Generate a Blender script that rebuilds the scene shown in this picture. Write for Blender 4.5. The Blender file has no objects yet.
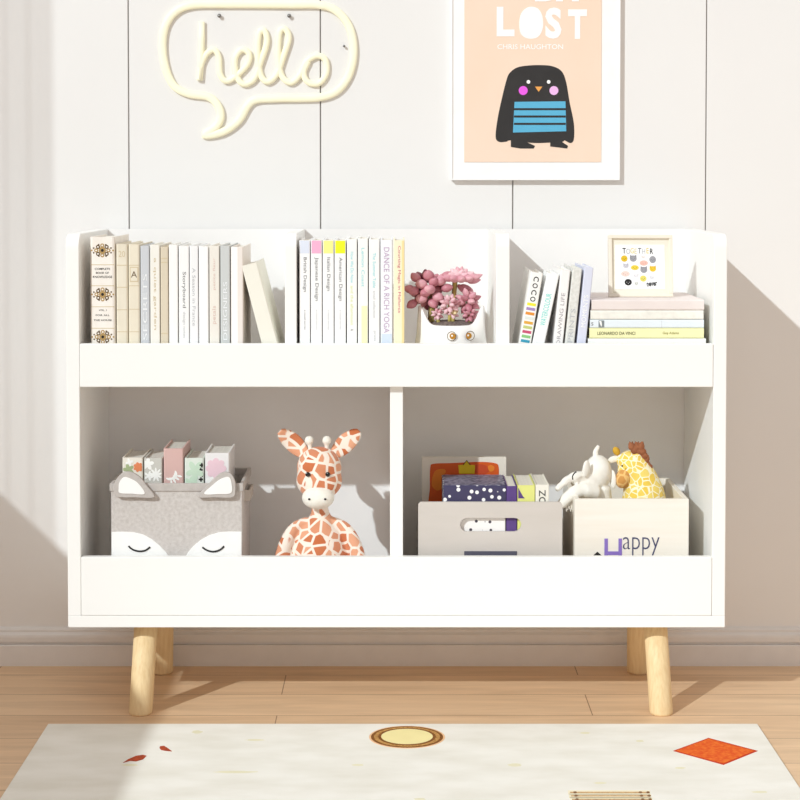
import bpy, bmesh, math, random
from mathutils import Vector, Matrix, Euler
random.seed(7)
C = bpy.context.scene.collection
S = bpy.context.scene
PI = math.pi

# ---------------------------------------------------------------- camera
CAMY, CAMZ = -2.8, 0.885
TH = math.atan(0.033)
F = 1712.0
CX, CY = 396.5, 180 + F * 0.033
cam = bpy.data.cameras.new('camera'); co = bpy.data.objects.new('camera', cam); C.objects.link(co)
co.location = (0, CAMY, CAMZ); co.rotation_euler = (PI / 2 - TH, 0, 0)
cam.sensor_width = 36; cam.lens = F / 800 * 36
cam.shift_x = (400 - CX) / 800; cam.shift_y = (CY - 400) / 800
cam.clip_end = 50
S.camera = co

# ---------------------------------------------------------------- light
w = bpy.data.worlds.new('world'); S.world = w; w.use_nodes = True
bg = w.node_tree.nodes['Background']; bg.inputs[0].default_value = (1.0, 0.945, 0.905, 1); bg.inputs[1].default_value = 0.675
sun = bpy.data.lights.new('sun', 'SUN'); so = bpy.data.objects.new('sun', sun); C.objects.link(so)
sun.energy = 2.45; sun.angle = math.radians(0.9); sun.color = (0.885, 0.975, 1.01)
so.rotation_euler = Vector((0.8, 1.0, -0.75)).to_track_quat('-Z', 'Y').to_euler()
so.location = (-3, -4, 4)
S.cycles.diffuse_bounces = 6
S.view_settings.view_transform = 'Standard'; S.view_settings.look = 'None'
S.view_settings.exposure = 0.0; S.view_settings.gamma = 1; S.view_settings.use_curve_mapping = False

# ---------------------------------------------------------------- measuring from the photograph
def W(px, py, Y):
    """world x,z of a photo point lying in the plane y=Y"""
    dx = px - CX; u = CY - py
    dy = F * math.cos(TH) + u * math.sin(TH); dz = -F * math.sin(TH) + u * math.cos(TH)
    t = (Y - CAMY) / dy
    return dx * t, CAMZ + dz * t
def G(px, py, Z=0.0):
    dx = px - CX; u = CY - py
    dy = F * math.cos(TH) + u * math.sin(TH); dz = -F * math.sin(TH) + u * math.cos(TH)
    t = (Z - CAMZ) / dz
    return dx * t, CAMY + dy * t
def X_(px, py, Y): return W(px, py, Y)[0]
def Z_(py, Y): return W(CX, py, Y)[1]

# ---------------------------------------------------------------- materials
def lin(c):
    out = []
    for v in c[:3]:
        v /= 255.0
        out.append(v / 12.92 if v <= 0.04045 else ((v + 0.055) / 1.055) ** 2.4)
    return (*out, 1)
MATS = {}
def mat(name, rgb, rough=0.6, noise=0, rgb2=None, scale=30, bump=0, bscale=200, stretch=(1, 1, 1), sheen=0, spec=0.3, metal=0):
    if name in MATS: return MATS[name]
    m = bpy.data.materials.new(name); m.use_nodes = True
    nt = m.node_tree; b = nt.nodes['Principled BSDF']
    b.inputs['Base Color'].default_value = lin(rgb); b.inputs['Roughness'].default_value = rough
    b.inputs['Specular IOR Level'].default_value = spec; b.inputs['Metallic'].default_value = metal
    if sheen: b.inputs['Sheen Weight'].default_value = sheen
    tc = nt.nodes.new('ShaderNodeTexCoord'); mp = nt.nodes.new('ShaderNodeMapping')
    mp.inputs['Scale'].default_value = stretch
    nt.links.new(tc.outputs['Object'], mp.inputs['Vector'])
    if rgb2 is None: rgb2 = tuple(max(0, v - 4) for v in rgb)
    n = nt.nodes.new('ShaderNodeTexNoise'); n.inputs['Scale'].default_value = scale; n.inputs['Detail'].default_value = 4
    nt.links.new(mp.outputs[0], n.inputs['Vector'])
    r = nt.nodes.new('ShaderNodeValToRGB'); r.color_ramp.elements[0].position = 0.35; r.color_ramp.elements[1].position = 0.68
    r.color_ramp.elements[0].color = lin(rgb); r.color_ramp.elements[1].color = lin(rgb2)
    nt.links.new(n.outputs['Fac'], r.inputs[0]); nt.links.new(r.outputs[0], b.inputs['Base Color'])
    if bump:
        n2 = nt.nodes.new('ShaderNodeTexNoise'); n2.inputs['Scale'].default_value = bscale; n2.inputs['Detail'].default_value = 3
        nt.links.new(mp.outputs[0], n2.inputs['Vector'])
        bp = nt.nodes.new('ShaderNodeBump'); bp.inputs['Strength'].default_value = bump; bp.inputs['Distance'].default_value = 0.002
        nt.links.new(n2.outputs['Fac'], bp.inputs['Height']); nt.links.new(bp.outputs[0], b.inputs['Normal'])
    MATS[name] = m
    return m
def giraffe_mat(name, cream, c1, c2, scale, edge=0.12, off=(0, 0, 0)):
    m = bpy.data.materials.new(name); m.use_nodes = True; nt = m.node_tree; b = nt.nodes['Principled BSDF']
    b.inputs['Roughness'].default_value = 0.9; b.inputs['Specular IOR Level'].default_value = 0.1; b.inputs['Sheen Weight'].default_value = 0.3
    tc = nt.nodes.new('ShaderNodeTexCoord'); mp = nt.nodes.new('ShaderNodeMapping'); mp.inputs['Location'].default_value = off
    nt.links.new(tc.outputs['Object'], mp.inputs[0])
    v = nt.nodes.new('ShaderNodeTexVoronoi'); v.feature = 'DISTANCE_TO_EDGE'; v.inputs['Scale'].default_value = scale
    v2 = nt.nodes.new('ShaderNodeTexVoronoi'); v2.feature = 'F1'; v2.inputs['Scale'].default_value = scale
    nt.links.new(mp.outputs[0], v.inputs['Vector']); nt.links.new(mp.outputs[0], v2.inputs['Vector'])
    r = nt.nodes.new('ShaderNodeValToRGB'); r.color_ramp.elements[0].position = edge * 0.75; r.color_ramp.elements[1].position = edge
    nt.links.new(v.outputs['Distance'], r.inputs[0])
    sp = nt.nodes.new('ShaderNodeSeparateColor'); nt.links.new(v2.outputs['Color'], sp.inputs[0])
    mx = nt.nodes.new('ShaderNodeMix'); mx.data_type = 'RGBA'; mx.inputs[6].default_value = lin(c1); mx.inputs[7].default_value = lin(c2)
    nt.links.new(sp.outputs[0], mx.inputs[0])
    my = nt.nodes.new('ShaderNodeMix'); my.data_type = 'RGBA'; my.inputs[6].default_value = lin(cream)
    nt.links.new(r.outputs[0], my.inputs[0]); nt.links.new(mx.outputs[2], my.inputs[7]); nt.links.new(my.outputs[2], b.inputs['Base Color'])
    n2 = nt.nodes.new('ShaderNodeTexNoise'); n2.inputs['Scale'].default_value = 500
    bp = nt.nodes.new('ShaderNodeBump'); bp.inputs['Strength'].default_value = 0.4; bp.inputs['Distance'].default_value = 0.001
    nt.links.new(tc.outputs['Object'], n2.inputs['Vector']); nt.links.new(n2.outputs['Fac'], bp.inputs['Height']); nt.links.new(bp.outputs[0], b.inputs['Normal'])
    return m
def dots_mat(name, base, dot, scale, thr=0.22, off=(0, 0, 0)):
    m = bpy.data.materials.new(name); m.use_nodes = True; nt = m.node_tree; b = nt.nodes['Principled BSDF']
    b.inputs['Roughness'].default_value = 0.5
    tc = nt.nodes.new('ShaderNodeTexCoord'); mp = nt.nodes.new('ShaderNodeMapping'); mp.inputs['Location'].default_value = off
    nt.links.new(tc.outputs['Object'], mp.inputs[0])
    v = nt.nodes.new('ShaderNodeTexVoronoi'); v.inputs['Scale'].default_value = scale; v.inputs['Randomness'].default_value = 0.55
    nt.links.new(mp.outputs[0], v.inputs['Vector'])
    r = nt.nodes.new('ShaderNodeValToRGB'); r.color_ramp.elements[0].position = thr; r.color_ramp.elements[1].position = thr + 0.04
    r.color_ramp.elements[0].color = lin(dot); r.color_ramp.elements[1].color = lin(base)
    nt.links.new(v.outputs['Distance'], r.inputs[0]); nt.links.new(r.outputs[0], b.inputs['Base Color'])
    return m

WALL = mat('wall_paint', (235, 233, 231), 0.7, scale=3, rgb2=(233, 231, 229))
TRIMM = mat('trim_paint', (229, 225, 222), 0.5)
LACQ = mat('white_lacquer', (248, 247, 244), 0.42, rgb2=(247, 246, 243), scale=4)
BACKM = mat('white_back_board', (249, 246, 244), 0.6, rgb2=(242, 239, 237), scale=4)
LEGM = mat('pale_beech_wood', (240, 214, 168), 0.5, rgb2=(230, 200, 152), scale=14, stretch=(18, 18, 1), bump=0.05, bscale=60)
PAGES = mat('paper_pages', (240, 236, 226), 0.9, rgb2=(222, 217, 206), scale=4, stretch=(300, 1, 1))
BLACK = mat('black_ink', (38, 36, 36), 0.6)
GREY = mat('grey_ink', (120, 120, 122), 0.6)
LGREY = mat('light_grey_ink', (195, 197, 200), 0.6)
WHITE = mat('white_ink', (252, 252, 250), 0.6)
SOIL = mat('potting_soil', (96, 84, 80), 0.95, rgb2=(140, 126, 118), scale=220, bump=0.9, bscale=300)

# ---------------------------------------------------------------- mesh building
class MB:
    def __init__(s): s.v = []; s.f = []; s.m = []; s.s = []; s.mats = []
    def mi(s, m):
        if m not in s.mats: s.mats.append(m)
        return s.mats.index(m)
    def add(s, vs, fs, m, smooth=False, M=None):
        o = len(s.v); i = s.mi(m)
        for v in vs:
            v = Vector(v)
            s.v.append(M @ v if M else v)
        for f in fs: s.f.append([a + o for a in f]); s.m.append(i); s.s.append(smooth)
        return s
    def addbm(s, bm, m, smooth=False, M=None):
        bm.verts.index_update()
        s.add([v.co.copy() for v in bm.verts], [[v.index for v in f.verts] for f in bm.faces], m, smooth, M); bm.free(); return s
    def box(s, x0, x1, y0, y1, z0, z1, m, r=0, seg=2, M=None):
        bm = bmesh.new(); bmesh.ops.create_cube(bm, size=1)
        for v in bm.verts:
            v.co = Vector(((x0 + x1) / 2 + v.co.x * (x1 - x0), (y0 + y1) / 2 + v.co.y * (y1 - y0), (z0 + z1) / 2 + v.co.z * (z1 - z0)))
        if r: bmesh.ops.bevel(bm, geom=bm.edges[:], offset=r, segments=seg, affect='EDGES', profile=0.5)
        return s.addbm(bm, m, False, M)
    def prism(s, poly, a0, a1, m, axis='y', M=None, r=0):
        def P(u, v, a): return {'y': (u, a, v), 'x': (a, u, v), 'z': (u, v, a)}[axis]
        bm = bmesh.new()
        A = [bm.verts.new(P(u, v, a0)) for u, v in poly]; B = [bm.verts.new(P(u, v, a1)) for u, v in poly]
        bm.faces.new(A); bm.faces.new(B[::-1]); n = len(poly)
        for i in range(n): bm.faces.new((A[i], B[i], B[(i + 1) % n], A[(i + 1) % n]))
        bmesh.ops.recalc_face_normals(bm, faces=bm.faces[:])
        if r:
            es = [e for e in bm.edges if all(v in set(A) for v in e.verts) or all(v in set(B) for v in e.verts)]
            bmesh.ops.bevel(bm, geom=es, offset=r, segments=2, affect='EDGES', profile=0.5)
        bmesh.ops.triangulate(bm, faces=[f for f in bm.faces if len(f.verts) > 4])
        return s.addbm(bm, m, False, M)
    def ell(s, c, r, m, R=None, seg=20, tip=0.0):
        bm = bmesh.new(); bmesh.ops.create_uvsphere(bm, u_segments=seg, v_segments=max(8, seg * 2 // 3), radius=1)
        for v in bm.verts:
            p = v.co.copy()
            if tip and p.z > 0:       # draw the +z pole out to a point
                k = p.z ** 2; p.x *= 1 - tip * 0.55 * k; p.y *= 1 - tip * 0.55 * k; p.z *= 1 + tip * 0.25 * k ** 3
            v.co = Vector((p.x * r[0], p.y * r[1], p.z * r[2]))
        M = Matrix.Translation(c) @ (R.to_4x4() if R else Matrix.Identity(4))
        return s.addbm(bm, m, True, M)
    def tube(s, pts, rad, m, n=10, closed=False, caps=True, squash=1.0):
        pts = [Vector(p) for p in pts]; N = len(pts)
        if not hasattr(rad, '__len__'): rad = [rad] * N
        vs = []; fs = []; up = None
        for i, p in enumerate(pts):
            a = pts[(i - 1) % N] if (closed or i > 0) else p; b = pts[(i + 1) % N] if (closed or i < N - 1) else p
            t = (b - a).normalized()
            if up is None: up = t.orthogonal().normalized()
            up = (up - t * up.dot(t)).normalized(); sd = t.cross(up)
            for k in range(n):
                an = 2 * PI * k / n; vs.append(p + (up * math.cos(an) + sd * math.sin(an) * squash) * rad[i])
        for i in range(N if closed else N - 1):
            for k in range(n):
                j = (i + 1) % N; fs.append([i * n + k, i * n + (k + 1) % n, j * n + (k + 1) % n, j * n + k])
        if caps and not closed: fs += [list(range(n))[::-1], [(N - 1) * n + k for k in range(n)]]
        return s.add(vs, fs, m, True)
    def lathe(s, prof, m, n=40, c=(0, 0, 0), capb=True, capt=False):
        vs = []; fs = []
        for r, z in prof:
            for k in range(n): a = 2 * PI * k / n; vs.append((c[0] + r * math.cos(a), c[1] + r * math.sin(a), c[2] + z))
        for i in range(len(prof) - 1):
            for k in range(n): fs.append([i * n + k, i * n + (k + 1) % n, (i + 1) * n + (k + 1) % n, (i + 1) * n + k])
        if capb: fs.append(list(range(n))[::-1])
        if capt: fs.append([(len(prof) - 1) * n + k for k in range(n)])
        return s.add(vs, fs, m, True)
    def text(s, body, x, z, m, length=None, height=None, rot=0, y=0.0, depth=0.0003, bold=0, shear=0, sx=1, M=None, align='l'):
        """raised print in the plane y, reading along +x before rotation; x,z = centre"""
        cu = bpy.data.curves.new('t', 'FONT'); cu.body = body; cu.size = 1; cu.resolution_u = 3; cu.offset = bold; cu.shear = shear
        o = bpy.data.objects.new('t', cu); C.objects.link(o)
        bpy.context.view_layer.update()
        me = bpy.data.meshes.new_from_object(o.evaluated_get(bpy.context.evaluated_depsgraph_get()))
        bpy.data.objects.remove(o); bpy.data.curves.remove(cu)
        if not me.vertices: return s
        xs = [v.co.x for v in me.vertices]; ys = [v.co.y for v in me.vertices]
        wx, wy = max(xs) - min(xs), max(ys) - min(ys)
        ky = (height / wy) if height else None; kx = (length / wx) if length else None
        if ky is None: ky = kx
        if kx is None: kx = ky * sx
        mx, my = (max(xs) + min(xs)) / 2, (max(ys) + min(ys)) / 2
        ca, sa = math.cos(math.radians(rot)), math.sin(math.radians(rot)); vs = []
        for v in me.vertices:
            a, b = (v.co.x - mx) * kx, (v.co.y - my) * ky
            vs.append((x + a * ca - b * sa, y - depth, z + a * sa + b * ca))
        s.add(vs, [list(p.vertices) for p in me.polygons], m, False, M)
        bpy.data.meshes.remove(me); return s
    def build(s, name, parent=None, loc=None, rot=None, matrix=None):
        me = bpy.data.meshes.new(name); me.from_pydata([tuple(v) for v in s.v], [], s.f)
        for m in s.mats: me.materials.append(m)
        me.polygons.foreach_set('material_index', s.m); me.polygons.foreach_set('use_smooth', s.s)
        me.update()
        o = bpy.data.objects.new(name, me); C.objects.link(o)
        if parent: o.parent = parent
        if loc: o.location = loc
        if rot: o.rotation_euler = rot
        return o
def tag(o, label=None, cat=None, group=None, kind=None):
    if label: o['label'] = label
    if cat: o['category'] = cat
    if group: o['group'] = group
    if kind: o['kind'] = kind
    return o
def empty(name, loc, label, cat, group=None, rot=None):
    o = bpy.data.objects.new(name, None); C.objects.link(o); o.location = loc; o.empty_display_size = 0.02
    if rot: o.rotation_euler = rot
    return tag(o, label, cat, group)
def struct(mb, name, label=None):
    o = mb.build(name); o['kind'] = 'structure'
    if label: o['label'] = label
    return o
def fuse(mb, name, parent, voxel=0.003, smooth=4, m=None):
    """weld overlapping volumes into ONE continuous skin"""
    o = mb.build('tmp'); md = o.modifiers.new('r', 'REMESH'); md.mode = 'VOXEL'; md.voxel_size = voxel; md.use_smooth_shade = True
    ms = o.modifiers.new('s', 'SMOOTH'); ms.iterations = smooth; ms.factor = 0.6
    bpy.context.view_layer.update()
    me = bpy.data.meshes.new_from_object(o.evaluated_get(bpy.context.evaluated_depsgraph_get())); me.name = name
    mm = m or mb.mats[0]; old = o.data; bpy.data.objects.remove(o); bpy.data.meshes.remove(old)
    me.materials.clear(); me.materials.append(mm)
    for p in me.polygons: p.use_smooth = True; p.material_index = 0
    n = bpy.data.objects.new(name, me); C.objects.link(n); n.parent = parent
    return n
def smooth_path(pts, closed=False, k=8):
    pts = [Vector(p) for p in pts]; N = len(pts); out = []
    rng = range(N) if closed else range(N - 1)
    for i in rng:
        if closed: a, b, c, d = (pts[(i + j) % N] for j in (-1, 0, 1, 2))
        else: a, b, c, d = pts[max(i - 1, 0)], pts[i], pts[i + 1], pts[min(i + 2, N - 1)]
        for j in range(k):
            t = j / k; out.append(0.5 * ((2 * b) + (c - a) * t + (2 * a - 5 * b + 4 * c - d) * t * t + (3 * b - a - 3 * c + d) * t ** 3))
    if not closed: out.append(pts[-1])
    return out

# ================================================================ THE ROOM
YW = 0.305            # face of the back wall
XL = -1.15            # inner face of the left wall
# floor planks
FS1 = G(396, 694.5)[1]; FS2 = G(396, 715.5)[1]; FRH = FS1 - FS2; FJ = G(587, 700)[0]; FJ2 = G(284, 684)[0]; FBW = 2 * (FJ - FJ2)
def floor_mat():
    m = bpy.data.materials.new('oak_floor_planks'); m.use_nodes = True; nt = m.node_tree; b = nt.nodes['Principled BSDF']
    L = nt.links.new; tc = nt.nodes.new('ShaderNodeTexCoord')
    mp = nt.nodes.new('ShaderNodeMapping'); mp.inputs['Location'].default_value = (-FJ + FBW * 4, -FS1 + FRH * 40, 0)
    L(tc.outputs['Object'], mp.inputs[0])
    br = nt.nodes.new('ShaderNodeTexBrick'); br.offset = 0.5; br.offset_frequency = 2; br.squash = 1
    br.inputs['Scale'].default_value = 1; br.inputs['Mortar Size'].default_value = 0.0009; br.inputs['Mortar Smooth'].default_value = 0.1
    br.inputs['Brick Width'].default_value = FBW; br.inputs['Row Height'].default_value = FRH
    br.inputs['Color1'].default_value = lin((233, 201, 165)); br.inputs['Color2'].default_value = lin((226, 191, 154)); br.inputs['Mortar'].default_value = lin((158, 124, 98))
    br.inputs['Bias'].default_value = 0
    L(mp.outputs[0], br.inputs[0])
    mp2 = nt.nodes.new('ShaderNodeMapping'); mp2.inputs['Scale'].default_value = (1.3, 15, 1); L(tc.outputs['Object'], mp2.inputs[0])
    n = nt.nodes.new('ShaderNodeTexNoise'); n.inputs['Scale'].default_value = 2.4; n.inputs['Detail'].default_value = 8; n.inputs['Roughness'].default_value = 0.62; n.inputs['Distortion'].default_value = 0.6
    L(mp2.outputs[0], n.inputs['Vector'])
    r = nt.nodes.new('ShaderNodeValToRGB'); r.color_ramp.elements[0].position = 0.3; r.color_ramp.elements[1].position = 0.72
    r.color_ramp.elements[0].color = (0.79, 0.76, 0.73, 1); r.color_ramp.elements[1].color = (1.06, 1.06, 1.06, 1); L(n.outputs['Fac'], r.inputs[0])
    mx = nt.nodes.new('ShaderNodeMix'); mx.data_type = 'RGBA'; mx.blend_type = 'MULTIPLY'; mx.inputs[0].default_value = 1
    L(br.outputs['Color'], mx.inputs[6]); L(r.outputs[0], mx.inputs[7]); L(mx.outputs[2], b.inputs['Base Color'])
    b.inputs['Roughness'].default_value = 0.42; b.inputs['Specular IOR Level'].default_value = 0.3
    bp = nt.nodes.new('ShaderNodeBump'); bp.inputs['Strength'].default_value = 0.12; bp.inputs['Distance'].default_value = 0.002
    L(n.outputs['Fac'], bp.inputs['Height']); L(bp.outputs[0], b.inputs['Normal'])
    return m
mb = MB(); mb.box(XL - 0.15, 3.0, -3.6, YW + 0.1, -0.05, 0, floor_mat()); struct(mb, 'floor', 'light oak plank floor')
# back wall : tall panels separated by thin grooves
mb = MB(); gx = [X_(v, 115, YW) for v in (128.7, 320.5, 513, 706.2)]; step = (gx[3] - gx[0]) / 3
xs = [XL] + [gx[0] - step] * (gx[0] - step > XL) + gx + [gx[3] + step * k for k in range(1, 7)]
xs = [x for x in xs if x < 2.95] + [3.0]
g = 0.0011
for a, b in zip(xs[:-1], xs[1:]):
    mb.box(a + g, b - g, YW, YW + 0.012, 0, 2.0, WALL, r=0.0006, seg=1)
    mb.box(a + g, b - g, YW, YW + 0.012, 2.0 + 2 * g, 3.4, WALL, r=0.0006, seg=1)
mb.box(XL - 0.15, 3.0, YW + 0.005, YW + 0.1, 0, 3.4, mat('groove_shadow_gap', (170, 166, 163), 0.9)); struct(mb, 'wall_back', 'white panelled wall with thin vertical grooves')
# baseboard moulding
prof = [(YW, 0), (YW - 0.0145, 0), (YW - 0.0145, 0.037), (YW - 0.0135, 0.0385), (YW - 0.0075, 0.0385), (YW - 0.0075, 0.042), (YW - 0.0125, 0.0435), (YW - 0.0125, 0.052), (YW - 0.0115, 0.056), (YW - 0.0065, 0.0605), (YW - 0.0065, 0.064), (YW - 0.003, 0.068), (YW, 0.068)]
mb = MB(); mb.prism(prof, XL + 0.0, 2.99, TRIMM, 'x'); struct(mb, 'baseboard_back', 'pale moulded baseboard')
# left wall with a tall window that lets the sun in
SILL = 0.31 - 0.94 * (XL + 0.72); WY0, WY1, WZ1 = -3.35, -0.04, 3.25
mb = MB()
mb.box(XL - 0.12, XL, -3.6, YW, 0, SILL, WALL); mb.box(XL - 0.12, XL, -3.6, YW, WZ1, 3.4, WALL)
mb.box(XL - 0.12, XL, -3.6, WY0, SILL, WZ1, WALL); mb.box(XL - 0.12, XL, WY1, YW, SILL, WZ1, WALL)
struct(mb, 'wall_left')
mb = MB()
for y0, y1, z0, z1 in ((WY0, WY1, SILL, SILL + 0.012), (WY0, WY1, WZ1 - 0.03, WZ1), (WY0, WY0 + 0.03, SILL, WZ1), (WY1 - 0.03, WY1, SILL, WZ1)):
    mb.box(XL - 0.10, XL - 0.06, y0, y1, z0, z1, TRIMM)
struct(mb, 'window_1')
# sheer curtain at the near-wall end of the window
m = bpy.data.materials.new('sheer_voile'); m.use_nodes = True; nt = m.node_tree; nt.nodes.clear()
o_ = nt.nodes.new('ShaderNodeOutputMaterial'); mx = nt.nodes.new('ShaderNodeMixShader'); mx.inputs[0].default_value = 0.42
t1 = nt.nodes.new('ShaderNodeBsdfTransparent'); t2 = nt.nodes.new('ShaderNodeBsdfTranslucent'); t2.inputs[0].default_value = (0.9, 0.88, 0.86, 1)
nt.links.new(t1.outputs[0], mx.inputs[1]); nt.links.new(t2.outputs[0], mx.inputs[2]); nt.links.new(mx.outputs[0], o_.inputs[0])
mb = MB(); vs = []; fs = []; N = 60; CY0, CY1 = -0.315, 0.02
for i in range(N + 1):
    t = i / N; y = CY0 + (CY1 - CY0) * t; x = XL + 0.03 + 0.010 * math.sin(t * 40)
    vs += [(x, y, 0.02), (x, y, 3.2)]
    if i: fs.append([2 * i - 2, 2 * i, 2 * i + 1, 2 * i - 1])
mb.add(vs, fs, m, True)
cur = empty('sheer_curtain', (XL + 0.03, (CY0 + CY1) / 2, 0), 'white sheer curtain hanging at the end of the tall left window', 'curtain')
q = mb.build('voile', cur); q.matrix_parent_inverse = Matrix.Translation(-cur.location)
mb = MB(); mb.tube([(XL + 0.03, -3.5, 3.21), (XL + 0.03, 0.28, 3.21)], 0.01, TRIMM); q = mb.build('curtain_rod', cur); q.matrix_parent_inverse = Matrix.Translation(-cur.location)

# ================================================================ THE BOOKCASE
D = 0.29
xo = X_(726.2, 430, 0)          # outer half width
xi = X_(713, 450, 0)            # inner half width
ZB = Z_(627.5, 0); ZB1 = Z_(615.5, 0); ZT = Z_(234, 0)
ZA0 = Z_(387, 0); ZA1 = Z_(343.8, 0); ZL1 = Z_(557.2, 0)
SH = ZA0 + 0.018                # top of the upper shelf board
bc = empty('bookcase', (0, D / 2, 0), 'white two tier kids bookcase on four splayed round wooden legs', 'bookcase')
def bpart(mb, name): 
    o = mb.build(name, bc); o.matrix_parent_inverse = Matrix.Translation(-bc.location); return o
def side_prof(zb):
    r = 0.022; p = [(0.0, zb)]
    for k in range(9): a = PI - k / 8 * PI / 2; p.append((r + r * math.cos(a), ZT - r + r * math.sin(a)))
    return p + [(D - 0.006, ZT), (D - 0.006, zb)]
mb = MB(); mb.prism(side_prof(ZB1), -xo, -xi, LACQ, 'x', r=0.0012); bpart(mb, 'side_panel')
mb = MB(); mb.prism(side_prof(ZB1), xi, xo, LACQ, 'x', r=0.0012); bpart(mb, 'side_panel')
mb = MB(); mb.box(-xo, xo, 0, D, ZB, ZB1 - 0.0004, LACQ, r=0.001); bpart(mb, 'bottom_board')
mb = MB(); mb.box(-xi + 0.0002, xi - 0.0002, 0.014, D - 0.006, ZA0 + 0.001, SH, LACQ, r=0.0008); bpart(mb, 'shelf_board')
mb = MB(); mb.box(-xo + 0.001, xo - 0.001, D - 0.0055, D, ZB1, ZT, BACKM); bpart(mb, 'back_panel')
for z0, z1 in ((ZA0, ZA1), (ZB1, ZL1)):
    mb = MB(); mb.box(-xi + 0.0006, xi - 0.0006, -0.0008, 0.014, z0, z1, LACQ, r=0.0012); bpart(mb, 'front_rail')
x0, x1 = X_(390, 470, 0.014), X_(403, 470, 0.014)
mb = MB(); mb.box(x0, x1, 0.0145, D - 0.006, ZB1, ZA0, LACQ, r=0.001); bpart(mb, 'lower_divider')
DIV = []
for a, b in ((285.5, 297), (495.5, 509)):
    x0, x1 = X_(a, 290, 0.03), X_(b, 290, 0.03); DIV.append((x0, x1))
    pr = [(max(u, 0.0145) if z < ZA1 + .001 else u + 0.0, z) for u, z in side_prof(SH)]
    pr = [(0.0145, SH), (0.0145, ZA1 + 0.002)] + [(u + 0.0145, z) for u, z in side_prof(SH)[1:10]] + side_prof(SH)[10:]
    mb = MB(); mb.prism(pr, x0, x1, LACQ, 'x', r=0.001); bpart(mb, 'upper_divider')
# small screw caps under the front rail line
def leg(tx, ty, bx, by):
    mb = MB(); r = 0.0195; pts = []; rr = []
    for z, k in ((0, 0.90), (0.0015, 0.97), (0.004, 1.0), (ZB * 0.5, 1.0), (ZB, 1.0)):
        t = z / ZB; pts.append((bx + (tx - bx) * t, by + (ty - by) * t, z)); rr.append(r * k)
    # horizontal rings so that the foot stands flat
    n = 32; vs = []; fs = []
    for p, q in zip(pts, rr):
        for k in range(n): a = 2 * PI * k / n; vs.append((p[0] + q * math.cos(a), p[1] + q * math.sin(a), p[2]))
    for i in range(len(pts) - 1):
        for k in range(n): fs.append([i * n + k, i * n + (k + 1) % n, (i + 1) * n + (k + 1) % n, (i + 1) * n + k])
    fs += [list(range(n))[::-1], [(len(pts) - 1) * n + k for k in range(n)]]
    mb.add(vs, fs, LEGM, True); bpart(mb, 'leg')
leg(X_(146, 628, 0.05), 0.055, X_(140.3, 713, 0.012), 0.015); leg(X_(655.5, 628, 0.05), 0.055, X_(661.5, 713, 0.012), 0.015)
leg(X_(163, 628, 0.235), 0.235, X_(162, 671, 0.25), 0.252); leg(X_(638, 628, 0.235), 0.235, X_(638, 671, 0.25), 0.252)

# ================================================================ RUG
RUG = mat('cream_rug_pile', (243, 240, 232), 0.95, rgb2=(232, 228, 217), scale=9, stretch=(1, 2.2, 1), bump=0.25, bscale=420)
RZ = 0.004
def g2(px, py): return G(px, py, RZ)
mb = MB()
rx0, ry = g2(48, 723.5); rx1, _ = g2(757.5, 723.5)
mb.box(rx0, rx1, -1.0, ry, 0, RZ, RUG, r=0.0015)
ORG = mat('orange_woven_yarn', (222, 78, 22), 0.9, rgb2=(236, 120, 40), scale=160, stretch=(1, 1, 1))
DKO = mat('brown_woven_yarn', (112, 66, 24), 0.9, rgb2=(150, 96, 44), scale=260)
TAN = mat('tan_woven_yarn', (206, 158, 92), 0.9, rgb2=(160, 110, 54), scale=300)
BUTTER = mat('butter_woven_yarn', (246, 232, 170), 0.9)
PEACH = mat('peach_woven_yarn', (240, 196, 150), 0.9)
def rugpoly(pts, m, h): mb.prism(pts, RZ - 0.0005, RZ + h, m, 'z')
c = g2(407, 737); ex = (g2(445, 737)[0] - g2(369, 737)[0]) / 2; ey = (g2(407, 726)[1] - g2(407, 748.5)[1]) / 2
for k, m_, h in ((1, PEACH, .0003), (0.95, DKO, .0005), (0.87, TAN, .0007), (0.76, DKO, .0009), (0.68, BUTTER, .0011)):
    rugpoly([(c[0] + ex * k * math.cos(a * PI / 24), c[1] + ey * k * math.sin(a * PI / 24)) for a in range(48)], m_, h)
rugpoly([g2(673, 751), g2(708.5, 738), g2(758, 751), g2(723.5, 765)], mat('rust_woven_yarn', (196, 60, 22), 0.9), .0003)
rugpoly([g2(676, 751), g2(708.5, 739), g2(754.5, 751), g2(723.5, 763.6)], ORG, .0005)
LEAF = mat('rust_leaf_yarn', (190, 78, 40), 0.9, rgb2=(150, 60, 34), scale=150)
rugpoly([g2(*p) for p in ((123, 763), (128, 759.5), (136, 756), (143, 755), (146.5, 756), (143, 759.5), (136, 761.5), (130, 761))], LEAF, .0005)
rugpoly([g2(*p) for p in ((159.5, 748), (160, 746.5), (164, 746), (168, 748.5), (172, 751.5), (166, 751), (161, 750))], LEAF, .0005)
for yy in (792.5, 796, 799.5, 803.5):
    o = (yy - 792.5) * 0.3
    rugpoly([g2(570 + o, yy - .5), g2(646 + o, yy - .5), g2(646 + o, yy + .5), g2(570 + o, yy + .5)], TAN, .0003)
    rugpoly([g2(568 + o, yy - 2), g2(650 + o, yy - 2), g2(650 + o, yy + 2), g2(568 + o, yy + 2)], mat('pale_straw_yarn', (247, 236, 205), .9), .0002)
    for cx_ in (575, 640.5, 648):
        rugpoly([g2(cx_ + o + 2 * math.cos(a * PI / 4), yy + 0.9 * math.sin(a * PI / 4)) for a in range(8)], DKO, .0005)
OLV = mat('faded_olive_fleck', (232, 226, 196), 0.9)
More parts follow.
